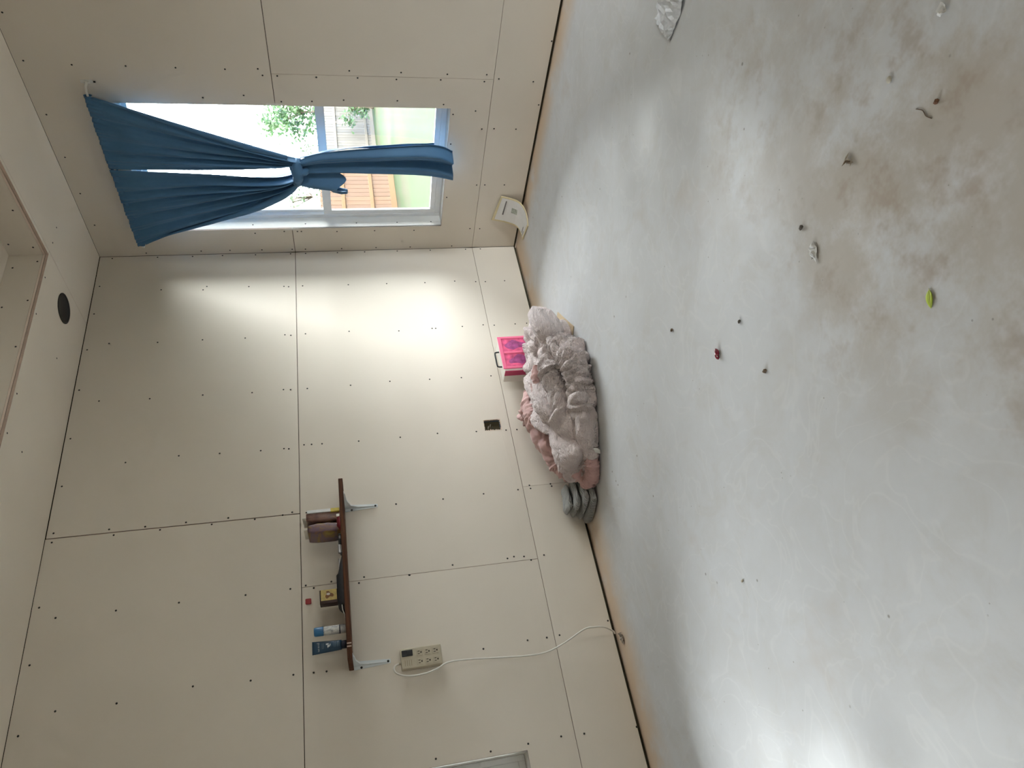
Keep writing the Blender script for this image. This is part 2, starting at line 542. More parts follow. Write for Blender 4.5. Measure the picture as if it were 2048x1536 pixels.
# screws: one small mesh shared by all, each a sub-part of the sheet it holds
SCREWS_FAR = [(1.579, 2.703), (1.339, 2.701), (1.036, 2.7), (0.765, 2.698), (0.51, 2.699), (1.324, 2.489), (1.325, 2.24), (1.323, 2.004), (1.322, 1.763), (1.329, 1.598), (1.153, 1.904), (1.171, 1.692), (1.292, 1.579), (1.291, 1.504), (1.289, 1.301), (1.137, 1.5), (1.142, 1.336), (0.266, 2.694), (0.022, 2.461), (0.028, 2.127), (0.029, 1.948), (0.026, 1.747), (0.024, 1.553), (0.022, 1.467), (0.174, 1.77), (0.185, 1.587), (0.182, 1.504), (0.182, 1.479), (1.289, 1.302), (1.291, 1.082), (1.332, 1.125), (1.33, 0.846), (1.288, 0.871), (1.327, 0.589), (1.292, 0.624), (1.331, 0.365), (1.288, 0.374), (1.307, 0.292), (1.295, 0.087), (1.541, 0.023), (1.154, 1.163), (1.156, 0.864), (1.137, 0.598), (1.073, 0.538), (1.098, 0.406), (0.867, 0.537), (0.975, 0.355), (0.979, 0.28), (0.977, 0.143), (1.146, 0.029), (0.553, 0.344), (0.554, 0.29), (0.553, 0.159), (0.454, 0.534), (0.178, 0.353), (0.175, 0.284), (0.172, 0.739), (0.176, 1.004), (0.175, 1.251), (0.019, 1.228), (0.021, 0.996), (0.018, 0.761), (0.011, 0.469)]
SCREWS_LEFT = [(0.005, 2.666), (0.006, 2.397), (0.01, 2.184), (0.008, 1.999), (0.007, 1.791), (0.008, 1.566), (0.001, 1.468), (-0.001, 1.258), (-0.01, 1.075), (-0.008, 0.852), (-0.013, 0.622), (-0.013, 0.371), (-0.011, 0.264), (-0.259, 2.71), (-0.486, 2.712), (-0.723, 2.601), (-0.763, 2.713), (-0.307, 2.351), (-0.32, 2.103), (-0.291, 2.082), (-0.733, 2.335), (-0.73, 2.084), (-0.733, 1.839), (-0.305, 1.827), (-0.314, 1.61), (-0.319, 1.581), (-0.316, 1.493), (-0.32, 1.201), (-0.323, 0.95), (-0.326, 0.694), (-0.322, 0.49), (-0.337, 0.279), (-0.335, 0.143), (-0.334, 0.346), (-0.723, 1.606), (-0.729, 1.571), (-0.723, 1.483), (-0.72, 1.217), (-0.737, 0.907), (-0.73, 0.693), (-0.731, 0.67), (-0.726, 0.495), (-0.721, 0.356), (-0.729, 0.283), (-0.727, 0.141), (-0.726, 0.062), (-0.734, 0.037), (-1.146, 1.791), (-1.139, 1.616), (-1.143, 1.576), (-1.142, 1.481), (-1.139, 1.231), (-1.129, 0.997), (-1.133, 0.756), (-1.136, 0.56), (-1.137, 0.373), (-1.543, 1.738), (-1.542, 1.615), (-1.546, 1.589), (-1.528, 1.507), (-1.529, 1.466), (-1.531, 1.409), (-1.533, 1.207), (-1.53, 0.972), (-1.524, 0.756), (-1.533, 0.527), (-1.54, 0.349), (-1.542, 0.283), (-1.135, 2.603), (-1.142, 2.341), (-1.14, 2.06), (-1.371, 2.713), (-1.659, 2.711), (-1.051, 2.715), (-1.548, 2.423), (-1.533, 2.16), (-1.539, 1.952), (-1.92, 2.709), (-1.969, 2.709), (-1.929, 2.457), (-1.963, 2.432), (-1.934, 2.29), (-1.96, 2.218), (-1.933, 2.097), (-1.959, 1.972), (-1.932, 1.893), (-1.955, 1.762), (-2.294, 2.711), (-2.353, 2.633), (-2.353, 2.377), (-2.352, 2.101), (-2.355, 1.798), (-2.556, 2.706), (-2.762, 1.766), (-2.75, 2.014), (-2.775, 2.326), (-2.77, 2.57), (-2.849, 2.699), (-1.947, 1.623), (-1.936, 1.575), (-1.947, 1.503), (-1.942, 1.449), (-1.95, 1.033), (-2.337, 1.229), (-2.365, 1.256), (-2.356, 1.001), (-2.352, 1.588), (-2.344, 1.514), (-2.362, 1.476), (-2.34, 1.39), (-2.764, 1.578), (-2.771, 1.429), (-2.768, 1.487), (-2.774, 0.684), (-2.764, 0.459), (-2.765, 0.36), (-2.762, 0.293), (-3.217, 0.388), (-3.223, 0.277), (-3.234, 0.019), (-2.726, 0.027), (-3.217, 0.971), (-3.227, 0.723), (-3.223, 0.547), (-1.941, 0.549), (-1.937, 0.351), (-1.937, 0.278), (-1.917, 0.281), (-1.921, 0.158), (-1.936, 0.154), (-1.949, 1.034), (-1.948, 0.777), (-2.325, 0.447), (-2.331, 0.393), (-2.336, 0.284), (-2.355, 0.359), (-2.331, 0.483), (-2.33, 0.776), (-2.355, 1.004)]
SCREWS_SOFFIT = [(0.576, -0.736), (0.575, -0.986), (0.269, -1.031), (0.6, -0.369), (0.591, -0.488), (0.571, -1.473), (0.571, -1.689), (0.406, -1.69)]
SCREWS_TRAY_FAR = [(0.899, 2.801), (0.674, 2.904), (0.65, 2.798)]
SCREWS_TRAY_LEFT = [(-0.639, 2.788), (-0.681, 2.896), (-0.953, 2.894), (-0.913, 2.786), (-1.211, 2.786)]

def screw_mesh():
    bm = bmesh.new()
    bmesh.ops.create_circle(bm, cap_ends=True, radius=0.0050, segments=8)
    r = bmesh.ops.extrude_face_region(bm, geom=list(bm.faces))
    for g in r['geom']:
        if isinstance(g, bmesh.types.BMVert):
            g.co = Vector((g.co.x * .55, g.co.y * .55, 0.0016))
    bmesh.ops.recalc_face_normals(bm, faces=bm.faces)
    me = bpy.data.meshes.new('drywall_screw')
    bm.to_mesh(me); bm.free()
    me.materials.append(M_SCREW)
    return me
ME_SCREW = screw_mesh()
def inside(o, p):
    l = world_loc(o)
    for k in range(3):
        c_ = [v.co[k] for v in o.data.vertices]
        if not (min(c_) + l[k] - 0.004 <= p[k] <= max(c_) + l[k] + 0.004):
            return False
    return True
def put_screws(pts, fn, normal, sheets):
    q = Vector(normal).to_track_quat('Z', 'Y')
    for a, b in pts:
        p = fn(a, b)
        host = next((s for s in sheets if inside(s, p)), None)
        if host is None:
            continue
        o = bpy.data.objects.new('drywall_screw', ME_SCREW)
        COL.objects.link(o)
        o.parent = host
        o.location = p - world_loc(host)
        o.rotation_mode = 'QUATERNION'
        o.rotation_quaternion = q
put_screws(SCREWS_FAR, lambda a, b: Vector((max(a, .018), 0.0, b)), (0, -1, 0), S_F)
put_screws([s for s in SCREWS_LEFT], lambda a, b: Vector((0.0, min(a, -.018), b)), (1, 0, 0), [S_L[4], S_L[5], S_L[0], S_L[2], S_L[1], S_L[3]])
put_screws(SCREWS_SOFFIT, lambda a, b: Vector((min(a, .585), b, H)), (0, 0, -1), S_C)
put_screws(SCREWS_TRAY_FAR, lambda a, b: Vector((a, TY, b)), (0, -1, 0), [R_F])
put_screws(SCREWS_TRAY_LEFT, lambda a, b: Vector((TX, a, b)), (1, 0, 0), [R_L])

# ------------------------------------------------------------------ windows
def window(name, fn, win, nout, label):
    u0, u1, z0, z1 = win
    root = bpy.data.objects.new(name, None)
    COL.objects.link(root)
    root.location = fn((u0 + u1) / 2, z0, 0.06)
    tag(root, label, 'window', kind='structure')
    def bx(nm, a, b, c, d, w0, w1, mt, parent=root, bevel=0.0):
        A, B_ = fn(a, c, w0), fn(b, d, w1)
        return box_obj(nm, min(A.x, B_.x), max(A.x, B_.x), min(A.y, B_.y), max(A.y, B_.y), min(A.z, B_.z), max(A.z, B_.z), mt, parent, bevel)
    t = 0.0127
    D = 0.118
    rl = bx('jamb_return', u0 - t, u0, z0, z1, 0.0005, D, M_RETURN)
    rr = bx('jamb_return', u1, u1 + t, z0, z1, 0.0005, D, M_RETURN)
    bx('head_return', u0 - t, u1 + t, z1, z1 + t, 0.0005, D, M_RETURN)
    bx('sill_return', u0 - t, u1 + t, z0 - t, z0, 0.0005, D, M_RETURN)
    fw = 0.026
    f0, f1 = D - 0.014, 0.150
    for a, b, c, d in ((u0, u0 + fw, z0, z1), (u1 - fw, u1, z0, z1), (u0 + fw, u1 - fw, z0, z0 + fw + .008), (u0 + fw, u1 - fw, z1 - fw, z1)):
        bx('window_frame', a, b, c, d, f0, f1, M_VINYL, bevel=0.002)
    zm = 1.300
    def sash(nm, za, zb, w0, w1, st, rb, rt):
        e = bpy.data.objects.new(nm, None)
        COL.objects.link(e)
        e.parent = root
        e.location = fn((u0 + u1) / 2, za, (w0 + w1) / 2) - root.location
        a, b = u0 + fw, u1 - fw
        bx('stile', a, a + st, za, zb, w0, w1, M_VINYL, e, .002)
        bx('stile', b - st, b, za, zb, w0, w1, M_VINYL, e, .002)
        bx('rail', a + st, b - st, za, za + rb, w0, w1, M_VINYL, e, .002)
        bx('rail', a + st, b - st, zb - rt, zb, w0, w1, M_VINYL, e, .002)
        wm = (w0 + w1) / 2
        bx('pane', a + st, b - st, za + rb, zb - rt, wm - .002, wm + .002, M_GLASS, e)
    sash('lower_sash', z0 + fw + .008, zm + 0.028, f0 + .003, f0 + .022, 0.030, 0.034, 0.052)
    sash('upper_sash', zm - 0.012, z1 - fw, f0 + .024, f0 + .043, 0.022, 0.030, 0.024)
    return root, rl, rr
win1, j1, _ = window('window_1', pt_far, W1, 1, 'white single-hung vinyl window behind the blue curtains')
win2, _, j2 = window('window_2', pt_left, W2, 1, 'white vinyl window on the left wall at the edge of the picture')
for zz in (1.78, 1.45, 1.12, 0.85, 0.62):
    o = bpy.data.objects.new('screw', ME_SCREW); COL.objects.link(o)
    o.parent = j1
    o.location = Vector((0.2065, 0.045, zz)) - world_loc(j1)
    o.rotation_euler = (0, math.radians(90), 0)

# ------------------------------------------------------------------ curtains on their rod
def fabric_mat(name, col, trans=0.06, rough=0.65, sheen=0.15, weave=900.0):
    mt = mat(name, col, rough, 0.3, noise_amt=0.10, noise_scale=7, bump=0.12, bump_scale=weave, trans=trans)
    b = mt.node_tree.nodes['Principled BSDF']
    b.inputs['Sheen Weight'].default_value = sheen
    b.inputs['Sheen Roughness'].default_value = 0.4
    return mt
M_CURT = fabric_mat('blue_curtain_cloth', (0.066, 0.166, 0.310), 0.05, 0.6, 0.10)

def edge_fn(pts):
    """(t, x, z[, y]) polyline -> smooth function of t"""
    P = [Vector((p[1], p[2], p[3] if len(p) > 3 else -0.07)) for p in pts]
    T = [p[0] for p in pts]
    def f(t):
        i = max(k for k in range(len(T)) if T[k] <= t + 1e-9)
        if i >= len(T) - 1:
            return P[-1].copy()
        s = (t - T[i]) / (T[i + 1] - T[i])
        p0, p1, p2, p3 = P[max(i - 1, 0)], P[i], P[i + 1], P[min(i + 2, len(P) - 1)]
        return 0.5 * ((2 * p1) + (p2 - p0) * s + (2 * p0 - 5 * p1 + 4 * p2 - p3) * s * s + (3 * p1 - p0 - 3 * p2 + p3) * s ** 3)
    return f

def drape(name, ea, eb, ns, nt_, pleat, mt, parent, seed=0, thick=0.0022):
    """cloth between two edge curves; pleat(s, t) gives (dy, dz, ds) folds"""
    V, F = [], []
    for j in range(nt_ + 1):
        t = j / nt_
        A, B_ = ea(t), eb(t)
        for i in range(ns + 1):
            s = i / ns
            dy, dz, ds = pleat(s, t)
            q = A.lerp(B_, min(1, max(0, s + ds)))
            V.append((q.x, q.z + dy, q.y + dz))
    for j in range(nt_):
        for i in range(ns):
            a = j * (ns + 1) + i
            F.append((a, a + 1, a + ns + 2, a + ns + 1))
    o = py_obj(name, V, F, mt, parent, True)
    md = o.modifiers.new('thickness', 'SOLIDIFY')
    md.thickness = thick
    return o

def nz(*a):
    return noise.noise(Vector(a))

ZR = 2.447
rod = thing('curtain_rod', (0.67, 0.0, ZR), 'thin white curtain rod with wall brackets above the window', 'curtain rod')
M_ROD = mat('white_rod', (0.72, 0.71, 0.68), 0.35, 0.5, noise_amt=0.03)
tube_obj('rod', [(0.115, 0.0, ZR), (0.118, -0.045, ZR), (0.135, -0.062, ZR), (0.67, -0.064, ZR - .002), (1.215, -0.062, ZR), (1.232, -0.045, ZR), (1.235, 0.0, ZR)], 0.0065, M_ROD, rod)
for bxx in (0.115, 1.235):
    box_obj('bracket', bxx - .010, bxx + .010, -0.004, 0.0, ZR - .030, ZR + .030, M_ROD, rod, .0015)
    box_obj('bracket_clip', bxx - .005, bxx + .005, -0.014, -0.004, ZR - .013, ZR + .013, M_ROD, rod, .001)
box_obj('bracket_screw', 1.231, 1.241, -0.0075, -0.004, ZR - .042, ZR - .032, M_SCREW, rod, .001)

def lumpy_tube(name, pts, rads, mt, parent, n=18, amp=0.18, freq=30, seed=0, sub=7):
    path = smooth_path(pts, sub)
    R_ = []
    for i in range(len(path)):
        t = i / (len(path) - 1) * (len(rads) - 1)
        a = int(min(t, len(rads) - 2))
        R_.append(rads[a] + (rads[a + 1] - rads[a]) * (t - a))
    V, F = tube_geo(path, R_, n)
    for k, v in enumerate(V):
        c_ = path[min(k // n, len(path) - 1)]
        d = v - c_
        a = abs(nz(v.x * freq + seed, v.y * freq, v.z * freq * .6)) - 0.25
        V[k] = c_ + d * (1 + amp * a * 2)
    return py_obj(name, V, F, mt, parent, True)
cur = thing('curtain', (0.70, -0.07, 1.45), 'two dark blue curtain panels tied in one knot across the window', 'curtain')
def gather(n, ph, seed, a0=0.006, a1=0.022):
    """irregular folds: a few deep ones running into the knot, broad calm stretches between, fine ruffles under the rod"""
    def f(s, t):
        ruffle = math.sin(2 * math.pi * (n * 3.4) * s + ph * 3 + 2.5 * nz(s * 6, 0, seed)) * 0.0050 * max(0, 1 - t / 0.13) ** 1.5
        w = 2 * math.pi * n * s + ph + 3.4 * nz(s * 2.2, t * 0.5, seed) + 1.2 * nz(s * 6, t * 1.2, seed + 3)
        amp = (a0 + (a1 - a0) * t ** 1.3) * (0.55 + 0.9 * abs(nz(s * 3.1, t * 0.9, seed + 7)) * 1.6)
        big = math.sin(w)
        big = math.copysign(abs(big) ** 1.5, big) * amp
        wr = 0.0035 * nz(s * 26, t * 2.2, seed + 11) * (0.4 + t)
        fade = min(1, s / 0.05, (1 - s) / 0.05) * 0.7 + 0.3
        top = 0.003 * nz(s * 30, 0, seed) * max(0, 1 - t / .05)
        return (-0.004 + (ruffle + big + wr) * fade - 0.036 * t * (1 - t), top, 0.0)
    return f
# right panel: rod to knot
drape('right_panel', edge_fn([(0, .742, 2.470), (.2, .741, 2.25), (.55, .742, 1.90), (.86, .752, 1.58), (.95, .772, 1.50), (1, .778, 1.435)]),
      edge_fn([(0, 1.198, 2.462), (.25, 1.105, 2.215), (.5, 1.000, 1.955), (.75, .905, 1.700), (.93, .830, 1.505), (1, .806, 1.425)]), 150, 70, gather(4.5, .4, 1.3, a1=0.030), M_CURT, cur)
# left panel
drape('left_panel', edge_fn([(0, .150, 2.470), (.2, .236, 2.285), (.5, .352, 1.985), (.75, .468, 1.705), (.9, .560, 1.540), (1, .640, 1.440)]),
      edge_fn([(0, .738, 2.470), (.25, .730, 2.22), (.5, .716, 1.95), (.75, .694, 1.72), (.9, .690, 1.56), (1, .716, 1.462)]), 170, 70, gather(5.5, 1.1, 5.2, a1=0.040), M_CURT, cur)
# turned outer hems, rolled towards the room
lumpy_tube('turned_hem', [(1.190, -.074, 2.425), (1.105, -.082, 2.215), (1.000, -.088, 1.955), (.903, -.090, 1.700), (.826, -.080, 1.505)], [.004, .009, .014, .017, .014], M_CURT, cur, 12, .10, 12, 3, 8)
lumpy_tube('turned_hem', [(.170, -.074, 2.420), (.250, -.080, 2.270), (.362, -.092, 1.985), (.478, -.100, 1.705), (.570, -.092, 1.545), (.640, -.085, 1.465)], [.004, .006, .012, .022, .026, .018], M_CURT, cur, 12, .10, 12, 5, 8)
# rod pocket heading
def hem(name, x0, x1):
    pts = []
    V, F = [], []
    n = 90
    for i in range(n + 1):
        x = x0 + (x1 - x0) * i / n
        r = 0.012 + 0.0022 * math.sin(i * 1.9) + 0.0015 * nz(i * .35, 1, x0 * 9)
        for k in range(10):
            a = 2 * math.pi * k / 10
            V.append((x, -0.066 + r * 0.8 * math.cos(a), ZR - .002 + r * 1.45 * math.sin(a) + 0.002 * nz(i * .6, 3, 1)))
    for i in range(n):
        for k in range(10):
            k2 = (k + 1) % 10
            F.append((i * 10 + k, i * 10 + k2, (i + 1) * 10 + k2, (i + 1) * 10 + k))
    return py_obj(name, V, F, M_CURT, cur, True)
hem('rod_pocket', .152, .737)
hem('rod_pocket', .743, 1.198)
# the knot: a fat twist of cloth wrapping both panels
lumpy_tube('knot', [(.800, -.060, 1.445), (.778, -.100, 1.452), (.735, -.112, 1.450), (.690, -.108, 1.455), (.650, -.088, 1.462), (.630, -.060, 1.462)], [.020, .030, .034, .030, .026, .018], M_CURT, cur, seed=3)
lumpy_tube('knot_wrap', [(.765, -.050, 1.490), (.752, -.105, 1.470), (.748, -.118, 1.440), (.745, -.100, 1.405), (.742, -.055, 1.392)], [.014, .020, .022, .020, .014], M_CURT, cur, seed=8, freq=45)
# long tail (end of the right panel)
def tail_fold(s, t):
    k = 0.35 + 0.65 * t
    w = 2 * math.pi * 1.9 * s - 0.9 + .8 * nz(t * 2, 0, 1)
    y = 0.026 * math.sin(w) * k + 0.008 * math.sin(2.3 * w + 1.5 * t) * k + .005 * nz(s * 5, t * 3, 2)
    return (-0.020 - y, 0.0, 0.0)
tl = drape('long_tail', edge_fn([(0, .715, 1.455), (.25, .714, 1.22), (.5, .708, .99), (.8, .690, .70), (1, .658, .522)]),
      edge_fn([(0, .806, 1.445), (.18, .858, 1.315), (.5, .892, 1.00), (.85, .915, .66), (1, .872, .536)]), 70, 50, tail_fold, M_CURT, cur)
rolled = drape('tail_back_fold', edge_fn([(0, .80, 1.43, -.050), (.4, .868, 1.12, -.048), (1, .850, .640, -.046)]),
      edge_fn([(0, .812, 1.43, -.050), (.4, .886, 1.12, -.050), (1, .922, .650, -.050)]), 20, 30, lambda s, t: (0.012 * math.sin(s * 5) + .004 * nz(s * 3, t * 6, 1), 0, 0), M_CURT, cur)
# short tail (end of the left panel), opening like a bell
def bell(s, t):
    return (-0.012 - 0.050 * math.sin(math.pi * s) * (0.5 + 0.6 * t) + 0.012 * math.sin(7 * s + 2), -0.030 * t * math.sin(2 * math.pi * s * 1.5 + .5) * (t ** 2), 0)
drape('short_tail', edge_fn([(0, .625, 1.462), (.4, .596, 1.37), (1, .578, 1.200)]), edge_fn([(0, .730, 1.445), (.4, .728, 1.35), (1, .722, 1.205)]), 40, 24, bell, M_CURT, cur)
drape('short_tail_inside', edge_fn([(0, .640, 1.44, -.048), (1, .600, 1.215, -.045)]), edge_fn([(0, .715, 1.43, -.048), (1, .705, 1.205, -.045)]), 16, 12, lambda s, t: (.006 * math.sin(6 * s), 0, 0), M_CURT, cur)
tube_obj('short_tail_curl', [(.604, -.060, 1.300), (.598, -.085, 1.250), (.586, -.088, 1.205), (.578, -.082, 1.172)], [.012, .020, .020, .015], M_CURT, cur, 12)

# ------------------------------------------------------------------ recessed light in the soffit
M_BLK = mat('black_plastic', (0.020, 0.020, 0.021), 0.5, 0.4, noise_amt=0.1)
M_BLK2 = mat('black_metal_housing', (0.085, 0.085, 0.09), 0.55, 0.4, noise_amt=0.15, noise_scale=25)
can = thing('recessed_light', (CX, CY, H), 'round black recessed light can in the ceiling soffit', 'ceiling light')
lathe_obj('can_ring', [(CR - .001, 0.001), (CR + .004, -.0015), (CR + .004, -.003), (CR - .005, -.003), (CR - .006, 0.018), (CR - .002, 0.018)], M_BLK, can, (CX, CY, H), n=32)
lathe_obj('can_housing', [(CR - .006, 0.010), (CR - .008, 0.020), (0.002, 0.021), (0.002, 0.026), (CR - .003, 0.026), (CR - .001, 0.010)], M_BLK2, can, (CX, CY, H), n=32)
box_obj('driver_box', CX - .030, CX + .018, CY - .026, CY + .024, H + .004, H + .021, mat('driver_box_plastic', (.045, .05, .052), .35, .5), can, .003)
box_obj('bracket_strap', CX - .045, CX + .050, CY + .036, CY + .048, H + .012, H + .021, M_BLK, can, .001)

# ------------------------------------------------------------------ open outlet box in the left wall
y0, y1, q0, q1 = OUT
M_BLUE = mat('blue_box_plastic', (0.030, 0.085, 0.17), 0.45, 0.4, noise_amt=0.12, noise_scale=40)
M_WIRE = mat('wire_jacket', (0.62, 0.60, 0.54), 0.5, 0.4, noise_amt=0.05)
ob = thing('outlet_box', (0.0, (y0 + y1) / 2, q0), 'open blue electrical box with loose wires and ragged cutout, no cover', 'electrical box')
bm = bmesh.new()
e = 0.0015
add_box(bm, -0.090, -0.014, y0 + e, y0 + e + .003, q0 + e, q1 - e)
add_box(bm, -0.090, -0.014, y1 - e - .003, y1 - e, q0 + e, q1 - e)
add_box(bm, -0.090, -0.014, y0 + e, y1 - e, q0 + e, q0 + e + .003)
add_box(bm, -0.090, -0.014, y0 + e, y1 - e, q1 - e - .003, q1 - e)
add_box(bm, -0.093, -0.090, y0 + e, y1 - e, q0 + e, q1 - e)
bm_obj('box_shell', bm, M_BLUE, ob)
yc, qc = (y0 + y1) / 2, (q0 + q1) / 2
for k, (dy, dz) in enumerate(((.004, .010), (-.006, -.004), (.010, -.014))):
    tube_obj('wire', smooth_path([(-.088, yc + dy - .01, qc + dz - .018), (-.045, yc + dy * .5 + .006, qc + dz), (-.016, yc - dy + .006, qc + dz + .012), (-.020, yc - dy - .014, qc + dz + .018)]), 0.0022, M_WIRE if k < 2 else M_BLK, ob, 6)
M_TORN = mat('torn_board_paper', (0.72, 0.60, 0.50), 0.85, 0.1, noise_amt=0.12, noise_scale=60)
r2 = random.Random(3)
V, F = [], []
for side in range(4):
    for k in range(7):
        t = (k + .2 + .6 * r2.random()) / 7
        L_ = 0.004 + 0.006 * r2.random() if side in (1, 0) else 0.002 + .003 * r2.random()
        wd = 0.003 + 0.004 * r2.random()
        if side == 0: a, dirn, tan_ = Vector((0, y0, q0 + (q1 - q0) * t)), Vector((0, 1, 0)), Vector((0, 0, 1))
        elif side == 1: a, dirn, tan_ = Vector((0, y0 + (y1 - y0) * t, q0)), Vector((0, 0, 1)), Vector((0, 1, 0))
        elif side == 2: a, dirn, tan_ = Vector((0, y1, q0 + (q1 - q0) * t)), Vector((0, -1, 0)), Vector((0, 0, 1))
        else: a, dirn, tan_ = Vector((0, y0 + (y1 - y0) * t, q1)), Vector((0, 0, -1)), Vector((0, 1, 0))
        b_ = len(V)
        V += [a - tan_ * wd - dirn * .003 + Vector((.0008, 0, 0)), a + tan_ * wd - dirn * .003 + Vector((.0008, 0, 0)), a + dirn * L_ + Vector((.003 * r2.random() - .001, 0, 0)), a - dirn * .001 + Vector((-.004, 0, 0))]
        F += [(b_, b_ + 1, b_ + 2), (b_, b_ + 2, b_ + 3), (b_ + 1, b_ + 3, b_ + 2)]
py_obj('torn_edge', V, F, M_TORN, ob)

# ------------------------------------------------------------------ wall shelf and what stands on it
def wood_mat():
    mt = bpy.data.materials.new('brown_wood')
    mt.use_nodes = True
    nt = mt.node_tree
    b = nt.nodes['Principled BSDF']
    tc = nt.nodes.new('ShaderNodeTexCoord')
    mp = nt.nodes.new('ShaderNodeMapping')
    mp.inputs['Scale'].default_value = (30, 1.6, 45)
    n = nt.nodes.new('ShaderNodeTexNoise')
    n.inputs['Scale'].default_value = 2.5
    n.inputs['Detail'].default_value = 6
    n.inputs['Distortion'].default_value = 0.6
    r = nt.nodes.new('ShaderNodeValToRGB')
    r.color_ramp.elements[0].color = (0.040, 0.0125, 0.004, 1)
    r.color_ramp.elements[0].position = 0.3
    r.color_ramp.elements[1].color = (0.125, 0.043, 0.014, 1)
    r.color_ramp.elements[1].position = 0.7
    nt.links.new(tc.outputs['Object'], mp.inputs['Vector'])
    nt.links.new(mp.outputs['Vector'], n.inputs['Vector'])
    nt.links.new(n.outputs['Fac'], r.inputs['Fac'])
    nt.links.new(r.outputs['Color'], b.inputs['Base Color'])
    b.inputs['Roughness'].default_value = 0.6
    b.inputs['Specular IOR Level'].default_value = 0.25
    return mt
SY0, SY1, SZ0, SZ1, SD = -2.785, -1.872, 1.304, 1.326, 0.205
M_WHITE_METAL = mat('white_painted_steel', (0.66, 0.70, 0.72), 0.4, 0.45, noise_amt=0.04)
sh = thing('wall_shelf', (0.0, (SY0 + SY1) / 2, SZ0), 'brown wooden wall shelf on two white metal brackets', 'shelf')
box_obj('board', 0.001, SD, SY0, SY1, SZ0, SZ1, wood_mat(), sh, 0.002)
def bracket(y):
    e_ = bpy.data.objects.new('bracket', None); COL.objects.link(e_)
    e_.parent = sh; e_.location = Vector((0.0, y, SZ0 - .17)) - world_loc(sh)
    bm = bmesh.new()
    # wall arm: wider at the top, with a folded rib
    def prism(pr, y0_, y1_):
        a = [bm.verts.new((x, y0_(x, z), z)) for x, z in pr]
        b_ = [bm.verts.new((x, y1_(x, z), z)) for x, z in pr]
        n_ = len(pr)
        bm.faces.new(a); bm.faces.new(b_[::-1])
        for i in range(n_):
            bm.faces.new((a[i], b_[i], b_[(i + 1) % n_], a[(i + 1) % n_]))
    wid = lambda x, z: 0.0095 + 0.011 * max(0, 1 - (SZ0 - z) / 0.17)
    prism([(0.0005, SZ0 - .172), (0.0025, SZ0 - .172), (0.0025, SZ0 - .08), (0.0025, SZ0 - .0005), (0.0005, SZ0 - .0005), (0.0005, SZ0 - .08)], lambda x, z: y - wid(x, z), lambda x, z: y + wid(x, z))
    prism([(0.0025, SZ0 - .0025), (0.185, SZ0 - .0025), (0.185, SZ0 - .0005), (0.0025, SZ0 - .0005)], lambda x, z: y - .0195 + x * .05, lambda x, z: y + .0195 - x * .05)
    prism([(0.0025, SZ0 - .155), (0.008, SZ0 - .150), (0.016, SZ0 - .07), (0.040, SZ0 - .030), (0.095, SZ0 - .013), (0.175, SZ0 - .006), (0.180, SZ0 - .0025), (0.0025, SZ0 - .0025)], lambda x, z: y - .0035, lambda x, z: y + .0035)
    bm_obj('bracket_arm', bm, M_WHITE_METAL, e_)
    for zz, dy in ((SZ0 - .160, 0.0), (SZ0 - .035, -.012)):
        s_ = bpy.data.objects.new('screw', ME_SCREW); COL.objects.link(s_)
        s_.parent = e_; s_.location = Vector((0.0026, y + dy, zz)) - world_loc(e_)
        s_.rotation_euler = (0, math.radians(90), 0); s_.scale = (1.2, 1.2, 1.2)
bracket(-1.948)
bracket(-2.766)
for yy in (-2.716, -2.730):
    box_obj('edge_band', SD - .0005, SD + .0012, yy - .003, yy + .003, SZ0 + .001, SZ1 - .001, M_RAW, sh)

# two soft printed packs
def print_mat(name, cols, scale, rough=0.35, seed=0.0):
    mt = bpy.data.materials.new(name)
    mt.use_nodes = True
    nt = mt.node_tree
    b = nt.nodes['Principled BSDF']
    tc = nt.nodes.new('ShaderNodeTexCoord')
    mp = nt.nodes.new('ShaderNodeMapping')
    mp.inputs['Location'].default_value = (seed, seed * .7, seed * 1.3)
    mp.inputs['Scale'].default_value = scale
    n = nt.nodes.new('ShaderNodeTexNoise')
    n.inputs['Scale'].default_value = 1.0
    n.inputs['Detail'].default_value = 3
    n.inputs['Distortion'].default_value = 0.8
    r = nt.nodes.new('ShaderNodeValToRGB')
    r.color_ramp.interpolation = 'EASE'
    els = r.color_ramp.elements
    while len(els) < len(cols):
        els.new(0.5)
    for k, c_ in enumerate(cols):
        els[k].position = 0.30 + 0.40 * k / (len(cols) - 1)
        els[k].color = (*c_, 1)
    nt.links.new(tc.outputs['Object'], mp.inputs['Vector'])
    nt.links.new(mp.outputs['Vector'], n.inputs['Vector'])
    nt.links.new(n.outputs['Fac'], r.inputs['Fac'])
    nt.links.new(r.outputs['Color'], b.inputs['Base Color'])
    b.inputs['Roughness'].default_value = rough
    return mt
M_PACK = print_mat('brown_pack_print', [(0.10, 0.045, 0.028), (0.22, 0.12, 0.085), (0.16, 0.10, 0.14), (0.25, 0.15, 0.06), (0.36, 0.27, 0.05)], (6, 40, 14))
M_PACK2 = print_mat('brown_pack_print_two', [(0.12, 0.06, 0.04), (0.24, 0.13, 0.10), (0.15, 0.08, 0.07), (0.30, 0.19, 0.13)], (6, 40, 14), seed=3.1)
M_FLAP = mat('white_pack_side', (0.72, 0.73, 0.74), 0.3, 0.5, noise_amt=0.05, noise_scale=40)
M_YEL = mat('yellow_print', (0.62, 0.50, 0.08), 0.35, 0.5, noise_amt=0.1, noise_scale=60)
M_CLEAR = mat('clear_film', (0.70, 0.68, 0.63), 0.25, 0.6, noise_amt=0.08, noise_scale=40)
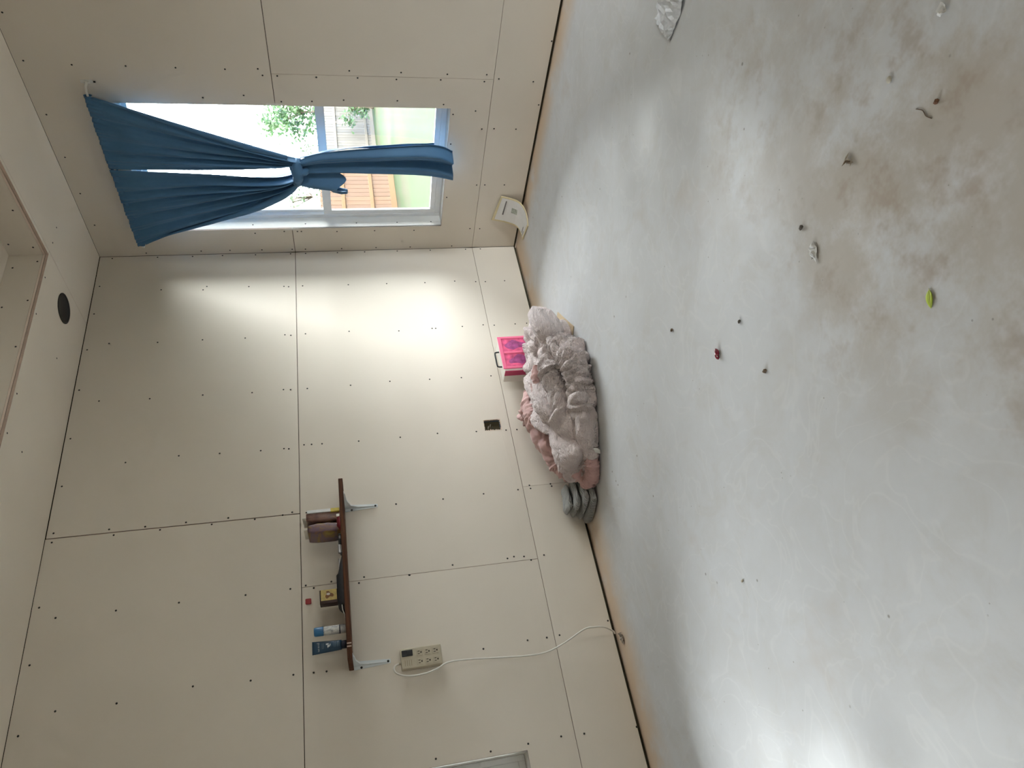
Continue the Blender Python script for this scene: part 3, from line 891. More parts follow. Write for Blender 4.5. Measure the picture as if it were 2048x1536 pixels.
def pack(yc_, w, mt, label, h, tilt, seed, white):
    t_ = thing('snack_pack', (0.11, yc_, SZ1), label, 'package', 'soft packs on the wall shelf')
    V, F = [], []
    nu, nv = 20, 16
    for j in range(nv + 1):
        v = j / nv
        z = SZ1 + h * v
        pinch = 0.35 + 0.65 * math.sin(math.pi * min(1, max(0, .10 + .80 * v))) ** 0.5
        for i in range(nu):
            a = 2 * math.pi * i / nu
            c_, s_ = math.cos(a), math.sin(a)
            sx = math.copysign(abs(c_) ** 0.35, c_); sy = math.copysign(abs(s_) ** 0.35, s_)
            r_ = 1 + .10 * abs(nz(c_ * 2 + seed, s_ * 2, v * 5))
            V.append((0.11 + 0.070 * sx * (.8 + .2 * pinch) * r_ , yc_ + w / 2 * sy * pinch * r_ + tilt * v, z))
    for j in range(nv):
        for i in range(nu):
            i2 = (i + 1) % nu
            F.append((j * nu + i, j * nu + i2, (j + 1) * nu + i2, (j + 1) * nu + i))
    F.append(tuple(range(nu - 1, -1, -1))); F.append(tuple(range(nv * nu, (nv + 1) * nu)))
    py_obj('pouch', V, F, mt, t_, True)
    box_obj('top_seal', 0.055, 0.165, yc_ + tilt - .0016, yc_ + tilt + .0016, SZ1 + h - .003, SZ1 + h + .020, M_CLEAR, t_, .0005)
    if white:
        box_obj('white_side', 0.120, 0.1885, yc_ + w / 2 - .012, yc_ + w / 2 + .004, SZ1 + .045, SZ1 + h - .006, M_FLAP, t_, .001)
        box_obj('yellow_corner', 0.120, 0.1890, yc_ + w / 2 - .014, yc_ + w / 2 + .0045, SZ1 + .002, SZ1 + .045, M_YEL, t_, .001)
    return t_
pack(-2.062, 0.058, M_PACK2, 'mottled brown soft pack with white and yellow side, on the shelf nearest the window', 0.166, 0.004, 1.0, True)
pack(-2.124, 0.054, M_PACK, 'mottled brown and yellow soft pack between the white-sided pack and the red pouch', 0.160, 0.002, 6.0, False)

M_REDP = mat('dark_red_foil', (0.22, 0.012, 0.025), 0.35, 0.5, noise_amt=0.25, noise_scale=50)
rp = thing('red_pouch', (0.175, -2.105, SZ1), 'small crumpled dark red pouch lying in front of the brown packs on the shelf', 'pouch')
V, F = [], []
for j in range(9):
    for i in range(13):
        u, v = i / 12, j / 8
        x = 0.150 + 0.050 * v; y = -2.145 + 0.080 * u
        z = SZ1 + .0015 + 0.022 * (math.sin(math.pi * u) * math.sin(math.pi * v)) ** .6 * (0.75 + .5 * nz(u * 4, v * 4, 2))
        V.append((x, y, z))
for j in range(8):
    for i in range(12):
        F.append((j * 13 + i, j * 13 + i + 1, (j + 1) * 13 + i + 1, (j + 1) * 13 + i))
rp_b = py_obj('pouch_body', V, F, M_REDP, rp, True)
rp_b.modifiers.new('thickness', 'SOLIDIFY').thickness = .001
box_obj('silver_seal', 0.194, 0.200, -2.083, -2.068, SZ1 + .001, SZ1 + .018, M_CLEAR, rp, .001)

pt = thing('pocket_tool', (0.17, -2.215, SZ1), 'slim black and grey item lying flat on the shelf left of the brown packs', 'tool')
M_GREYM = mat('grey_metal', (0.27, 0.26, 0.27), 0.35, 0.5, metal=0.3, noise_amt=0.1)
box_obj('tool_body', 0.158, 0.180, -2.222, -2.165, SZ1 + .001, SZ1 + .015, M_BLK, pt, .004, 2)
box_obj('grey_insert', 0.176, 0.182, -2.195, -2.178, SZ1 + .003, SZ1 + .012, M_GREYM, pt, .002)
box_obj('grey_arm', 0.160, 0.178, -2.268, -2.222, SZ1 + .003, SZ1 + .018, M_GREYM, pt, .004, 2)
box_obj('black_tip', 0.163, 0.176, -2.278, -2.262, SZ1 + .001, SZ1 + .009, M_BLK, pt, .003)

bp_ = thing('black_pouch', (0.13, -2.43, SZ1), 'flat black zip pouch on the shelf under the yellow-labelled box', 'pouch')
V, F = [], []
n1, n2 = 26, 12
for j in range(n2 + 1):
    for i in range(n1 + 1):
        u, v = i / n1, j / n2
        y = -2.535 + 0.265 * u; x = 0.060 + 0.130 * v
        hgt = 0.031 * min(1, max(0.0, (0.63 - u) / .05 + .0)) if u > .58 else 0.031
        hgt = 0.031 if u < .58 else 0.031 * max(0.06, 1 - (u - .58) / .40) * .8
        hgt *= min(1, u / .10) ** .5 if u < .1 else 1
        z = SZ1 + .001 + hgt * min(1, min(v, 1 - v) / .08 + .25)
        V.append((x, y, z))
for j in range(n2):
    for i in range(n1):
        F.append((j * (n1 + 1) + i, j * (n1 + 1) + i + 1, (j + 1) * (n1 + 1) + i + 1, (j + 1) * (n1 + 1) + i))
base = len(V)
rim = [i for i in range(n1 + 1)] + [j * (n1 + 1) + n1 for j in range(1, n2 + 1)] + [n2 * (n1 + 1) + i for i in range(n1 - 1, -1, -1)] + [j * (n1 + 1) for j in range(n2 - 1, 0, -1)]
V += [(V[k][0], V[k][1], SZ1 + .0005) for k in rim]
for a in range(len(rim)):
    b2 = (a + 1) % len(rim)
    F.append((rim[a], base + a, base + b2, rim[b2]))
M_POUCH = mat('black_nylon', (0.016, 0.017, 0.022), 0.55, 0.35, noise_amt=0.2, noise_scale=60)
py_obj('pouch_body', V, F, M_POUCH, bp_, True)
tube_obj('zip_pull', smooth_path([(0.188, -2.530, SZ1 + .012), (0.190, -2.555, SZ1 + .010), (0.192, -2.575, SZ1 + .004), (0.190, -2.600, SZ1 + .002)]), .0016, M_WIRE, bp_, 6)
box_obj('grey_lining', 0.10, 0.165, -2.345, -2.290, SZ1 + .012, SZ1 + .019, M_GREYM, bp_, .002)

yb = thing('labelled_box', (0.14, -2.466, SZ1 + .031), 'small dark box with a yellow label on top of the black pouch', 'box')
M_DKBOX = mat('dark_brown_carton', (0.035, 0.012, 0.008), 0.5, 0.4, noise_amt=0.15)
YB = (0.105, 0.155, -2.503, -2.436, SZ1 + .0325, SZ1 + .114)
box_obj('carton', *YB, M_DKBOX, yb, .002)
box_obj('yellow_label', YB[1] - .0005, YB[1] + .0008, YB[2] + .014, YB[3] - .001, YB[4] + .002, YB[5] - .006, mat('yellow_label_print', (0.52, 0.39, 0.13), 0.5, 0.4, noise_amt=0.25, noise_scale=45), yb, .0003)
M_MOTIF = mat('brown_motif', (0.17, 0.065, 0.012), 0.5, 0.4, noise_amt=0.3, noise_scale=90)
M_PALE = mat('pale_motif', (0.52, 0.48, 0.43), 0.5, 0.4)
V, F = [], []
for k in range(14):
    a = 2 * math.pi * k / 14
    r_ = 0.016 * (1 + .35 * math.sin(3 * a + .6) + .15 * math.sin(5 * a))
    V.append((YB[1] + .0012, -2.463 + r_ * math.cos(a) * .95, SZ1 + .071 + r_ * math.sin(a) * 1.15))
F.append(tuple(range(14)))
py_obj('label_motif', V, F, M_MOTIF, yb)
V = [(YB[1] + .0016, -2.459 + .006 * math.cos(k * .7854), SZ1 + .074 + .009 * math.sin(k * .7854)) for k in range(8)]
py_obj('label_motif_highlight', V, [tuple(range(8))], M_PALE, yb)

# tubes standing on the shelf
def squeeze_tube(name, label, yc_, xc, z_cap, z_top, w_bot, w_top, d_bot, body_m, cap_m, cap_r, cap_h, cap_top=False):
    t_ = thing(name, (xc, yc_, SZ1), label, 'tube')
    V, F = [], []
    nu, nv = 20, 10
    za, zb = z_cap, z_top
    for j in range(nv + 1):
        v = j / nv
        wv = w_bot + (w_top - w_bot) * v
        dv = d_bot * (1 - v) + 0.0025 * v if not cap_top else d_bot * v + 0.0025 * (1 - v)
        for i in range(nu):
            a = 2 * math.pi * i / nu
            V.append((xc + dv * math.cos(a), yc_ + wv * math.sin(a), za + (zb - za) * v))
    for j in range(nv):
        for i in range(nu):
            i2 = (i + 1) % nu
            F.append((j * nu + i, j * nu + i2, (j + 1) * nu + i2, (j + 1) * nu + i))
    F.append(tuple(range(nu - 1, -1, -1))); F.append(tuple(range(nv * nu, (nv + 1) * nu)))
    py_obj('tube_body', V, F, body_m, t_, True)
    if cap_top:
        prof = [(cap_r * .96, z_top), (cap_r, z_top + .004), (cap_r * .94, z_top + cap_h * .85), (cap_r * .75, z_top + cap_h)]
    else:
        prof = [(cap_r, SZ1 + .0005), (cap_r, SZ1 + cap_h - .001), (cap_r * .9, z_cap + .001)]
    lathe_obj('cap', prof, cap_m, t_, (xc, yc_, 0), n=24)
    return t_
M_NAVY = mat('navy_tube', (0.012, 0.050, 0.100), 0.35, 0.5, noise_amt=0.08, noise_scale=20)
M_NAVY2 = mat('dark_navy_cap', (0.008, 0.012, 0.035), 0.35, 0.5)
M_WHT = mat('white_print', (0.60, 0.64, 0.66), 0.45, 0.4)
bt = squeeze_tube('lotion_tube', 'navy blue squeeze tube with white print, standing at the left end of the shelf', -2.695, 0.125, SZ1 + .024, 1.482, .0225, .0300, .017, M_NAVY, M_NAVY2, .0185, .024)
# printed name across the tube and a small emblem below (letters too small to read)
def strip_on(parent, name, segs, x, mt):
    V, F = [], []
    for (ya, yb_, za, zb) in segs:
        b_ = len(V)
        V += [(x(za), ya, za), (x(za), yb_, za), (x(zb), yb_, zb), (x(zb), ya, zb)]
        F.append((b_, b_ + 1, b_ + 2, b_ + 3))
    return py_obj(name, V, F, mt, parent)
def xb(z):
    v = (z - SZ1 - .024) / (1.482 - SZ1 - .024)
    return 0.125 + .017 * (1 - v) + .0025 * v + .0022
segs = []
yy = -2.676
rr_ = random.Random(5)
for k in range(8):
    wv = 0.0030
    segs.append((yy - wv, yy, 1.450, 1.4535)) if k % 3 == 0 else None
    segs.append((yy - .0009, yy, 1.450, 1.459 if k == 0 else 1.4565))
    segs.append((yy - wv, yy - wv + .0009, 1.450, 1.4565)) if k % 2 else None
    if k == 0: segs.append((yy - wv, yy, 1.4575, 1.4595))
    yy -= 0.0052
strip_on(bt, 'printed_name', segs, xb, M_WHT)['kind'] = 'stuff'
strip_on(bt, 'printed_emblem', [(-2.700, -2.692, 1.404, 1.414), (-2.690, -2.684, 1.408, 1.420), (-2.696, -2.687, 1.400, 1.403), (-2.704, -2.700, 1.410, 1.413)], xb, M_WHT)
M_NAVYL = mat('grey_print', (0.16, 0.22, 0.28), 0.45, 0.4)
strip_on(bt, 'printed_lines', [(-2.706, -2.680, z_, z_ + .0016) for z_ in (1.431, 1.437, 1.376, 1.383, 1.368, 1.361)], xb, M_NAVYL)['kind'] = 'stuff'

wt = thing('cream_tube', (0.125, -2.622, SZ1), 'white tube with a bright blue cap on top, standing beside the navy tube', 'tube')
M_CAPB = mat('bright_blue_cap', (0.030, 0.15, 0.33), 0.3, 0.5, noise_amt=0.06)
M_WTUBE = print_mat('white_tube_print', [(0.10, 0.12, 0.16), (0.45, 0.46, 0.48), (0.62, 0.63, 0.63), (0.66, 0.68, 0.64)], (60, 60, 34), 0.35, 1.7)
lathe_obj('tube_body', [(.0165, SZ1 + .0005), (.0195, SZ1 + .004), (.0205, SZ1 + .05), (.0200, SZ1 + .098), (.0165, SZ1 + .105)], M_WTUBE, wt, (.125, -2.622, 0), n=24)
lathe_obj('band', [(.0198, SZ1 + .026), (.0207, SZ1 + .027), (.0207, SZ1 + .031), (.0198, SZ1 + .032)], mat('navy_band', (.03, .04, .07), .4, .4), wt, (.125, -2.622, 0), n=24)
lathe_obj('cap', [(.0205, SZ1 + .103), (.0212, SZ1 + .106), (.0205, SZ1 + .140), (.0180, SZ1 + .146)], M_CAPB, wt, (.125, -2.622, 0), n=24)

rt = tag(box_obj('wall_tag', 0.0003, 0.012, -2.443, -2.415, 1.489, 1.517, mat('red_plastic', (0.30, 0.012, 0.018), 0.4, 0.5, noise_amt=0.1), None, .004, 2, True), 'tiny red square stuck on the wall above the yellow-labelled box', 'tag')

# ------------------------------------------------------------------ power strip with its cord
M_BEIGE = mat('aged_beige_plastic', (0.47, 0.42, 0.32), 0.5, 0.4, noise_amt=0.05, noise_scale=25)
M_SLOT = mat('outlet_slot', (0.05, 0.04, 0.03), 0.7, 0.2)
ps = thing('power_strip', (0.0, -2.775, 0.892), 'beige six-outlet power strip screwed to the wall, white cord hanging down', 'power strip')
PY0, PY1, PZ0, PZ1, PX = -2.824, -2.730, 0.892, 1.086, 0.040
box_obj('body', 0.001, PX, PY0, PY1, PZ0, PZ1, M_BEIGE, ps, .004, 2)
sw = box_obj('switch', PX - .002, PX + .0035, -2.768, -2.739, 1.028, 1.080, M_BLK, ps, .002)
box_obj('switch_rocker', PX + .003, PX + .0060, -2.764, -2.743, 1.032, 1.056, M_BLK, sw, .0015)
for r_ in range(3):
    for c_ in range(2):
        oy, oz = -2.757 - .042 * c_, 0.996 - .038 * r_
        s_ = box_obj('outlet', PX - .001, PX + .0012, oy - .0145, oy + .0145, oz - .0145, oz + .0145, M_BEIGE, ps, .001)
        bm = bmesh.new()
        add_box(bm, PX + .0008, PX + .0016, oy - .0075, oy - .0045, oz - .001, oz + .0085)
        add_box(bm, PX + .0008, PX + .0016, oy + .0045, oy + .0075, oz - .001, oz + .0085)
        add_box(bm, PX + .0008, PX + .0016, oy - .0035, oy + .0035, oz - .0105, oz - .0045)
        bm_obj('outlet_slots', bm, M_SLOT, s_)
bm = bmesh.new()
for k in range(4):
    add_box(bm, PX + .0, PX + .0008, -2.812, -2.785, 1.036 + .010 * k, 1.038 + .010 * k)
bm_obj('printed_rating', bm, mat('faded_print', (0.30, 0.24, 0.17), 0.7, 0.2), ps)
M_CORD = mat('white_cord', (0.66, 0.64, 0.59), 0.45, 0.4, noise_amt=0.04)
tube_obj('cord', smooth_path([(.020, -2.790, 1.085), (.026, -2.797, 1.110), (.040, -2.816, 1.121), (.052, -2.842, 1.108), (.060, -2.862, 1.058), (.066, -2.864, .985), (.064, -2.850, .925), (.056, -2.826, .866), (.036, -2.822, .765), (.016, -2.830, .616), (.030, -2.845, .467), (.016, -2.836, .370), (.034, -2.810, .281), (.058, -2.768, .180), (.066, -2.766, .128), (.056, -2.770, .072), (.020, -2.785, .022), (.004, -2.795, .010)]), .0042, M_CORD, ps, 8)
tube_obj('cord_strain_relief', [(.020, -2.789, 1.083), (.022, -2.792, 1.096)], [.0075, .0055], M_BEIGE, ps, 10)

# ------------------------------------------------------------------ pink case against the wall
M_PINK = mat('pink_plastic', (0.93, 0.20, 0.36), 0.35, 0.5, noise_amt=0.05, noise_scale=15)
M_PINKD = mat('pink_window_plastic', (0.82, 0.14, 0.30), 0.25, 0.5, noise_amt=0.35, noise_scale=22)
M_PURP = mat('purple_contents', (0.42, 0.09, 0.27), 0.6, 0.3, noise_amt=0.4, noise_scale=30)
M_WPL = mat('white_plastic', (0.74, 0.71, 0.66), 0.4, 0.4, noise_amt=0.03)
pc = thing('craft_case', (0.115, -1.11, 0.0), 'white case with two bright pink doors and black handle, behind the blanket', 'case')
PF = 0.180
box_obj('case_body', 0.060, PF - .006, -1.236, -0.972, 0.0, 0.322, M_WPL, pc, .008, 2)
bm = bmesh.new()
add_box(bm, PF - .007, PF, -1.220, -0.974, 0.004, 0.024, .002)
add_box(bm, PF - .007, PF, -1.220, -0.974, 0.308, 0.330, .002)
for ya, yb_ in ((-1.220, -1.203), (-1.106, -1.089), (-0.990, -0.974)):
    add_box(bm, PF - .007, PF, ya, yb_, 0.022, 0.310, .002)
bm_obj('pink_frame', bm, M_PINK, pc)
for ya, yb_ in ((-1.203, -1.106), (-1.089, -0.990)):
    d_ = box_obj('door', PF - .0072, PF - .0045, ya, yb_, 0.022, 0.310, M_PINKD, pc)
    V, F = [], []
    for k in range(16):
        a = 2 * math.pi * k / 16
        V.append((PF - .0040, (ya + yb_) / 2 + .034 * math.cos(a) * (1 + .3 * math.sin(3 * a + ya * 40)), 0.225 + .055 * math.sin(a) * (1 + .3 * math.cos(2 * a + ya * 9))))
    V2 = [(v[0] - .001, v[1], v[2]) for v in V]
    py_obj('purple_contents', V + V2, [tuple(range(16))] + [(k, (k + 1) % 16, 16 + (k + 1) % 16, 16 + k) for k in range(16)], M_PURP, d_)
box_obj('pink_side_band', 0.130, PF - .004, -1.2385, -1.235, 0.004, 0.322, mat('dark_pink_plastic', (0.50, 0.05, 0.14), .4, .4), pc)
tube_obj('handle', smooth_path([(0.120, -1.048, 0.320), (0.120, -1.050, 0.342), (0.120, -1.060, 0.349), (0.120, -1.105, 0.350), (0.120, -1.150, 0.349), (0.120, -1.160, 0.342), (0.120, -1.162, 0.320)], 3), .0050, M_BLK, pc, 8)

# ------------------------------------------------------------------ crumpled blanket
def blanket_mat(name, col, scale, strength):
    mt = fabric_mat(name, col, 0.0, 0.75, 0.35, 300.0)
    nt = mt.node_tree
    b = nt.nodes['Principled BSDF']
    tc = nt.nodes.new('ShaderNodeTexCoord')
    mp = nt.nodes.new('ShaderNodeMapping')
    mp.inputs['Scale'].default_value = (scale, scale * .38, scale)
    n = nt.nodes.new('ShaderNodeTexNoise')
    n.inputs['Scale'].default_value = 1.0
    n.inputs['Detail'].default_value = 4
    n.inputs['Distortion'].default_value = 1.2
    bp = nt.nodes.new('ShaderNodeBump')
    bp.inputs['Strength'].default_value = strength
    bp.inputs['Distance'].default_value = 0.03
    nt.links.new(tc.outputs['Object'], mp.inputs['Vector'])
    nt.links.new(mp.outputs['Vector'], n.inputs['Vector'])
    nt.links.new(n.outputs['Fac'], bp.inputs['Height'])
    nt.links.new(bp.outputs['Normal'], b.inputs['Normal'])
    return mt
M_BLAN = blanket_mat('mauve_blanket', (0.68, 0.585, 0.58), 70, 0.8)
M_BLANP = blanket_mat('pink_blanket_underside', (0.56, 0.36, 0.345), 22, 0.30)

def billow(p, dirv, seed, freq):
    """soft lobes with sharp creases, drawn out along dirv"""
    along = p.dot(dirv)
    q = (p - dirv * along * 0.76) * freq + Vector((seed, seed * 1.7, seed * .3))
    q += Vector((noise.noise(q * .6 + Vector((5, 1, 9))), noise.noise(q * .6 + Vector((1, 8, 2))), noise.noise(q * .6))) * 0.55
    s, a, t_ = 0.0, 1.0, 0.0
    for k in range(3):
        s += a * abs(noise.noise(q))
        t_ += a
        q = q * 2.07 + Vector((3.1, 7.7, 1.3))
        a *= 0.34
    return s / t_

def heap(V, F, c, r, dirv, freq, amp, seed, rotz=0.0, pw=0.8, nth=170, nph=64, zmin=0.004, fine=0.015):
    fdir = Vector((.55, -.75, .3)).normalized()
    c, dirv = Vector(c), Vector(dirv).normalized()
    b_ = len(V)
    cr, sr = math.cos(rotz), math.sin(rotz)
    for j in range(nph + 1):
        ph = math.pi * 0.80 * j / nph
        for i in range(nth):
            th = 2 * math.pi * i / nth
            f_ = lambda w: math.copysign(abs(w) ** pw, w)
            u = Vector((f_(math.sin(ph)) * f_(math.cos(th)), f_(math.sin(ph)) * f_(math.sin(th)), f_(math.cos(ph))))
            l = Vector((u.x * r[0], u.y * r[1], u.z * r[2]))
            p = c + Vector((l.x * cr - l.y * sr, l.x * sr + l.y * cr, l.z))
            n_ = Vector((u.x / r[0], u.y / r[1], u.z / r[2]))
            n_ = Vector((n_.x * cr - n_.y * sr, n_.x * sr + n_.y * cr, n_.z)).normalized()
            p = p + n_ * (amp * (billow(p, dirv, seed, freq) * 2.4 - 0.60) + fine * (billow(p, fdir, seed + 40, 34.0) - .3))
            p.z = max(p.z, zmin)
            p.x = max(p.x, 0.010)
            if p.y > -1.25: p.x = max(p.x, 0.190)
            if p.y < -1.97 and p.x < 0.285 and fine > 0: p.y = -1.97 + (p.y + 1.97) * .1
            V.append(p)
    for j in range(nph):
        for i in range(nth):
            i2 = (i + 1) % nth
            F.append((b_ + j * nth + i, b_ + (j + 1) * nth + i, b_ + (j + 1) * nth + i2, b_ + j * nth + i2))
def fold_roll(V, F, pts, rads, seed, amp=0.55, freq=9.5, n=56, sub=26, flat=1.0):
    path = smooth_path(pts, sub)
    N_ = len(path)
    R_ = []
    for i in range(N_):
        t = i / (N_ - 1) * (len(rads) - 1)
        a = int(min(t, len(rads) - 2))
        R_.append(rads[a] + (rads[a + 1] - rads[a]) * (t - a))
    TV, TF = tube_geo(path, R_, n)
    b_ = len(V)
    for k, v in enumerate(TV):
        i = min(k // n, N_ - 1)
        tng = (path[min(i + 1, N_ - 1)] - path[max(i - 1, 0)]).normalized()
        d = v - path[i]
        p = path[i] + d * (1 + amp * (billow(v, tng, seed, freq) * 2.6 - .65)) + d.normalized() * .011 * (billow(v, (tng + Vector((0, 0, .8))).normalized(), seed + 9, 36.0) - .3)
        p.z = max(p.z, 0.004); p.x = max(p.x, .010)
        V.append(p)
    for f in TF:
        F.append(tuple(b_ + q for q in f))

bk = thing('blanket', (0.36, -1.55, 0.0), 'crumpled mauve and dusty pink blanket heaped on the floor by the wall', 'blanket')
V, F = [], []
heap(V, F, (0.375, -1.265, 0.085), (0.215, 0.185, 0.165), (.35, -.9, -.1), 7.0, 0.085, 2.0, 0.3)
heap(V, F, (0.335, -1.56, 0.095), (0.215, 0.29, 0.165), (.30, -1, -.1), 7.2, 0.090, 5.0, 0.25)
heap(V, F, (0.335, -1.86, 0.070), (0.160, 0.200, 0.110), (.25, -1, -.15), 8.0, 0.065, 9.0, 0.25)
heap(V, F, (0.235, -1.12, 0.075), (0.165, 0.120, 0.130), (.5, -.6, .2), 8.0, 0.06, 14.0, 0.0, nth=110, nph=44)
fold_roll(V, F, [(.47, -1.30, .07), (.60, -1.42, .075), (.660, -1.60, .070), (.585, -1.78, .066), (.480, -1.95, .050), (.43, -2.02, .04)], [.05, .075, .080, .074, .064, .04], 3.0)
fold_roll(V, F, [(.50, -1.33, .15), (.545, -1.50, .165), (.500, -1.70, .150), (.415, -1.90, .120), (.37, -2.0, .08)], [.04, .062, .068, .06, .035], 7.0)
fold_roll(V, F, [(.42, -1.16, .10), (.52, -1.26, .130), (.60, -1.40, .120), (.655, -1.53, .10)], [.03, .056, .058, .03], 11.0)
py_obj('blanket_top', V, F, M_BLAN, bk, True)
V, F = [], []
heap(V, F, (0.27, -1.995, 0.060), (0.170, 0.080, 0.090), (1, -.35, .1), 11.0, 0.045, 21.0, 0.35, nth=90, nph=36)
heap(V, F, (0.155, -1.545, 0.200), (0.085, 0.085, 0.085), (.3, -.5, .8), 14.0, 0.045, 25.0, 0.0, nth=70, nph=30)
fold_roll(V, F, [(.20, -1.42, .22), (.22, -1.58, .235), (.20, -1.74, .19), (.17, -1.90, .13), (.20, -2.0, .08)], [.03, .055, .060, .055, .03], 31.0, 0.3, 10)
fold_roll(V, F, [(.46, -1.42, .215), (.42, -1.52, .235), (.36, -1.62, .225)], [.02, .030, .02], 33.0, 0.3, 16)
fold_roll(V, F, [(.40, -1.96, .035), (.43, -2.03, .040), (.36, -2.085, .035), (.26, -2.07, .045)], [.03, .040, .040, .03], 37.0, 0.3, 16)
py_obj('blanket_underside', V, F, M_BLANP, bk, True)
M_TAG = mat('white_cloth_tag', (0.70, 0.70, 0.68), 0.7, 0.2)
o = drape('care_tag', edge_fn([(0, .470, .060, -2.00), (.5, .490, .035, -2.015), (1, .500, .010, -2.03)]), edge_fn([(0, .485, .060, -1.985), (.5, .508, .035, -1.998), (1, .518, .010, -2.013)]), 3, 6, lambda s, t: (0, 0, 0), M_TAG, bk, thick=.001)

# grey folded knit blanket beside it
def rib_mat():
    mt = fabric_mat('grey_knit', (0.33, 0.335, 0.32), 0.0, 0.85, 0.3, 300)
    nt = mt.node_tree
    tc = nt.nodes.new('ShaderNodeTexCoord')
    wv = nt.nodes.new('ShaderNodeTexWave')
    wv.inputs['Scale'].default_value = 28
    wv.inputs['Distortion'].default_value = 1.0
    bp = nt.nodes.new('ShaderNodeBump')
    bp.inputs['Strength'].default_value = 0.8
    bp.inputs['Distance'].default_value = 0.012
    nt.links.new(tc.outputs['Object'], wv.inputs['Vector'])
    nt.links.new(wv.outputs['Fac'], bp.inputs['Height'])
    nt.links.new(bp.outputs['Normal'], nt.nodes['Principled BSDF'].inputs['Normal'])
    return mt
gb = thing('throw', (0.15, -2.05, 0.0), 'grey knitted throw folded in layers at the left end of the blanket', 'throw')
V, F = [], []
for k, (xc, yc_, zc, rx_, ry_, rz_) in enumerate(((.150, -2.098, .021, .135, .110, .022), (.140, -2.088, .056, .122, .100, .019), (.118, -2.080, .087, .104, .090, .018), (.088, -2.070, .114, .074, .078, .017))):
    heap(V, F, (xc, yc_, zc), (rx_, ry_, rz_), (1, .2, 0), 8, 0.013 + .004 * k, 2.0 + 3 * k, .10 - .06 * k, pw=0.48, nth=90, nph=28, fine=0)
py_obj('folded_layers', V, F, rib_mat(), gb, True)

# piece of cardboard under the blanket's right end
M_CARD = mat('tan_cardboard', (0.56, 0.45, 0.31), 0.85, 0.15, noise_amt=0.08, noise_scale=20)
V = [(.30, -1.06, .001), (.45, -1.025, .001), (.625, -1.285, .001), (.42, -1.38, .001)]
V += [(x, y, z + .003) for x, y, z in V]
tag(py_obj('cardboard_piece', V, [(3, 2, 1, 0), (4, 5, 6, 7)] + [(k, (k + 1) % 4, 4 + (k + 1) % 4, 4 + k) for k in range(4)], M_CARD), 'flat piece of tan cardboard peeking out under the right end of the blanket', 'cardboard')

# ------------------------------------------------------------------ booklet slumped in the corner
rows = [((.262, -.010, .212), (.468, -.012, .172)), ((.247, -.020, .120), (.460, -.024, .108)), ((.228, -.042, .040), (.447, -.052, .047)), ((.207, -.085, .012), (.415, -.112, .013)), ((.187, -.132, .006), (.362, -.184, .005))]
LA = smooth_path([r_[0] for r_ in rows], 6)
LB = smooth_path([r_[1] for r_ in rows], 6)
def bookp(u, v, off=0.0):
    t = v * (len(LA) - 1)
    i = int(min(t, len(LA) - 2)); s = t - i
    a = LA[i].lerp(LA[i + 1], s); b_ = LB[i].lerp(LB[i + 1], s)
    p = a.lerp(b_, u)
    tv = (LA[i + 1] - LA[i]).lerp(LB[i + 1] - LB[i], u)
    n_ = (b_ - a).cross(tv).normalized()
    if n_.y > 0: n_ = -n_
    if n_.z < 0 and abs(n_.y) < .3: n_ = -n_
    return p + n_ * off
def book_patch(name, u0, u1, v0, v1, o0, o1, mt, parent, nu=6, nv=16):
    V, F = [], []
    for lay, off in enumerate((o0, o1)):
        for j in range(nv + 1):
            for i in range(nu + 1):
                V.append(bookp(u0 + (u1 - u0) * i / nu, v0 + (v1 - v0) * j / nv, off))
    m_ = (nu + 1) * (nv + 1)
    for j in range(nv):
        for i in range(nu):
            a = j * (nu + 1) + i
            q = (a, a + 1, a + nu + 2, a + nu + 1)
            F.append(q[::-1]); F.append(tuple(x + m_ for x in q))
    rim = [i for i in range(nu + 1)] + [j * (nu + 1) + nu for j in range(1, nv + 1)] + [nv * (nu + 1) + i for i in range(nu - 1, -1, -1)] + [j * (nu + 1) for j in range(nv - 1, 0, -1)]
    for k in range(len(rim)):
        a, b_ = rim[k], rim[(k + 1) % len(rim)]
        F.append((a, b_, b_ + m_, a + m_))
    bm = bmesh.new()
    me = bpy.data.meshes.new(name); me.from_pydata([tuple(v) for v in V], [], F)
    bm.from_mesh(me); bmesh.ops.recalc_face_normals(bm, faces=bm.faces); bm.to_mesh(me); bm.free()
    return link_mesh(name, me, mt, parent)
M_CREAM = mat('cream_cover', (0.66, 0.57, 0.36), 0.7, 0.25, noise_amt=0.06, noise_scale=30)
M_PAGE = mat('white_page', (0.70, 0.69, 0.68), 0.7, 0.25, noise_amt=0.03, noise_scale=20)
M_INK = mat('grey_ink', (0.17, 0.16, 0.16), 0.8, 0.1)
M_EMB = mat('pale_green_emblem', (0.42, 0.44, 0.38), 0.8, 0.1, noise_amt=0.25, noise_scale=120)
bo = thing('booklet', (0.33, -0.08, 0.0), 'white booklet with cream border slumped against the wall below the window', 'booklet')
book_patch('cover', 0, 1, 0, 1, -.004, .001, M_CREAM, bo)
book_patch('page', .06, .95, .06, .94, .0008, .0016, M_PAGE, bo)
book_patch('title_line', .30, .86, .165, .190, .0014, .0022, M_INK, bo, 4, 2)
book_patch('emblem', .46, .66, .33, .47, .0014, .0020, M_EMB, bo, 4, 4)
book_patch('text_line', .12, .42, .80, .825, .0014, .0022, M_INK, bo, 4, 2)
book_patch('text_line', .08, .34, .87, .890, .0014, .0022, M_INK, bo, 4, 2)

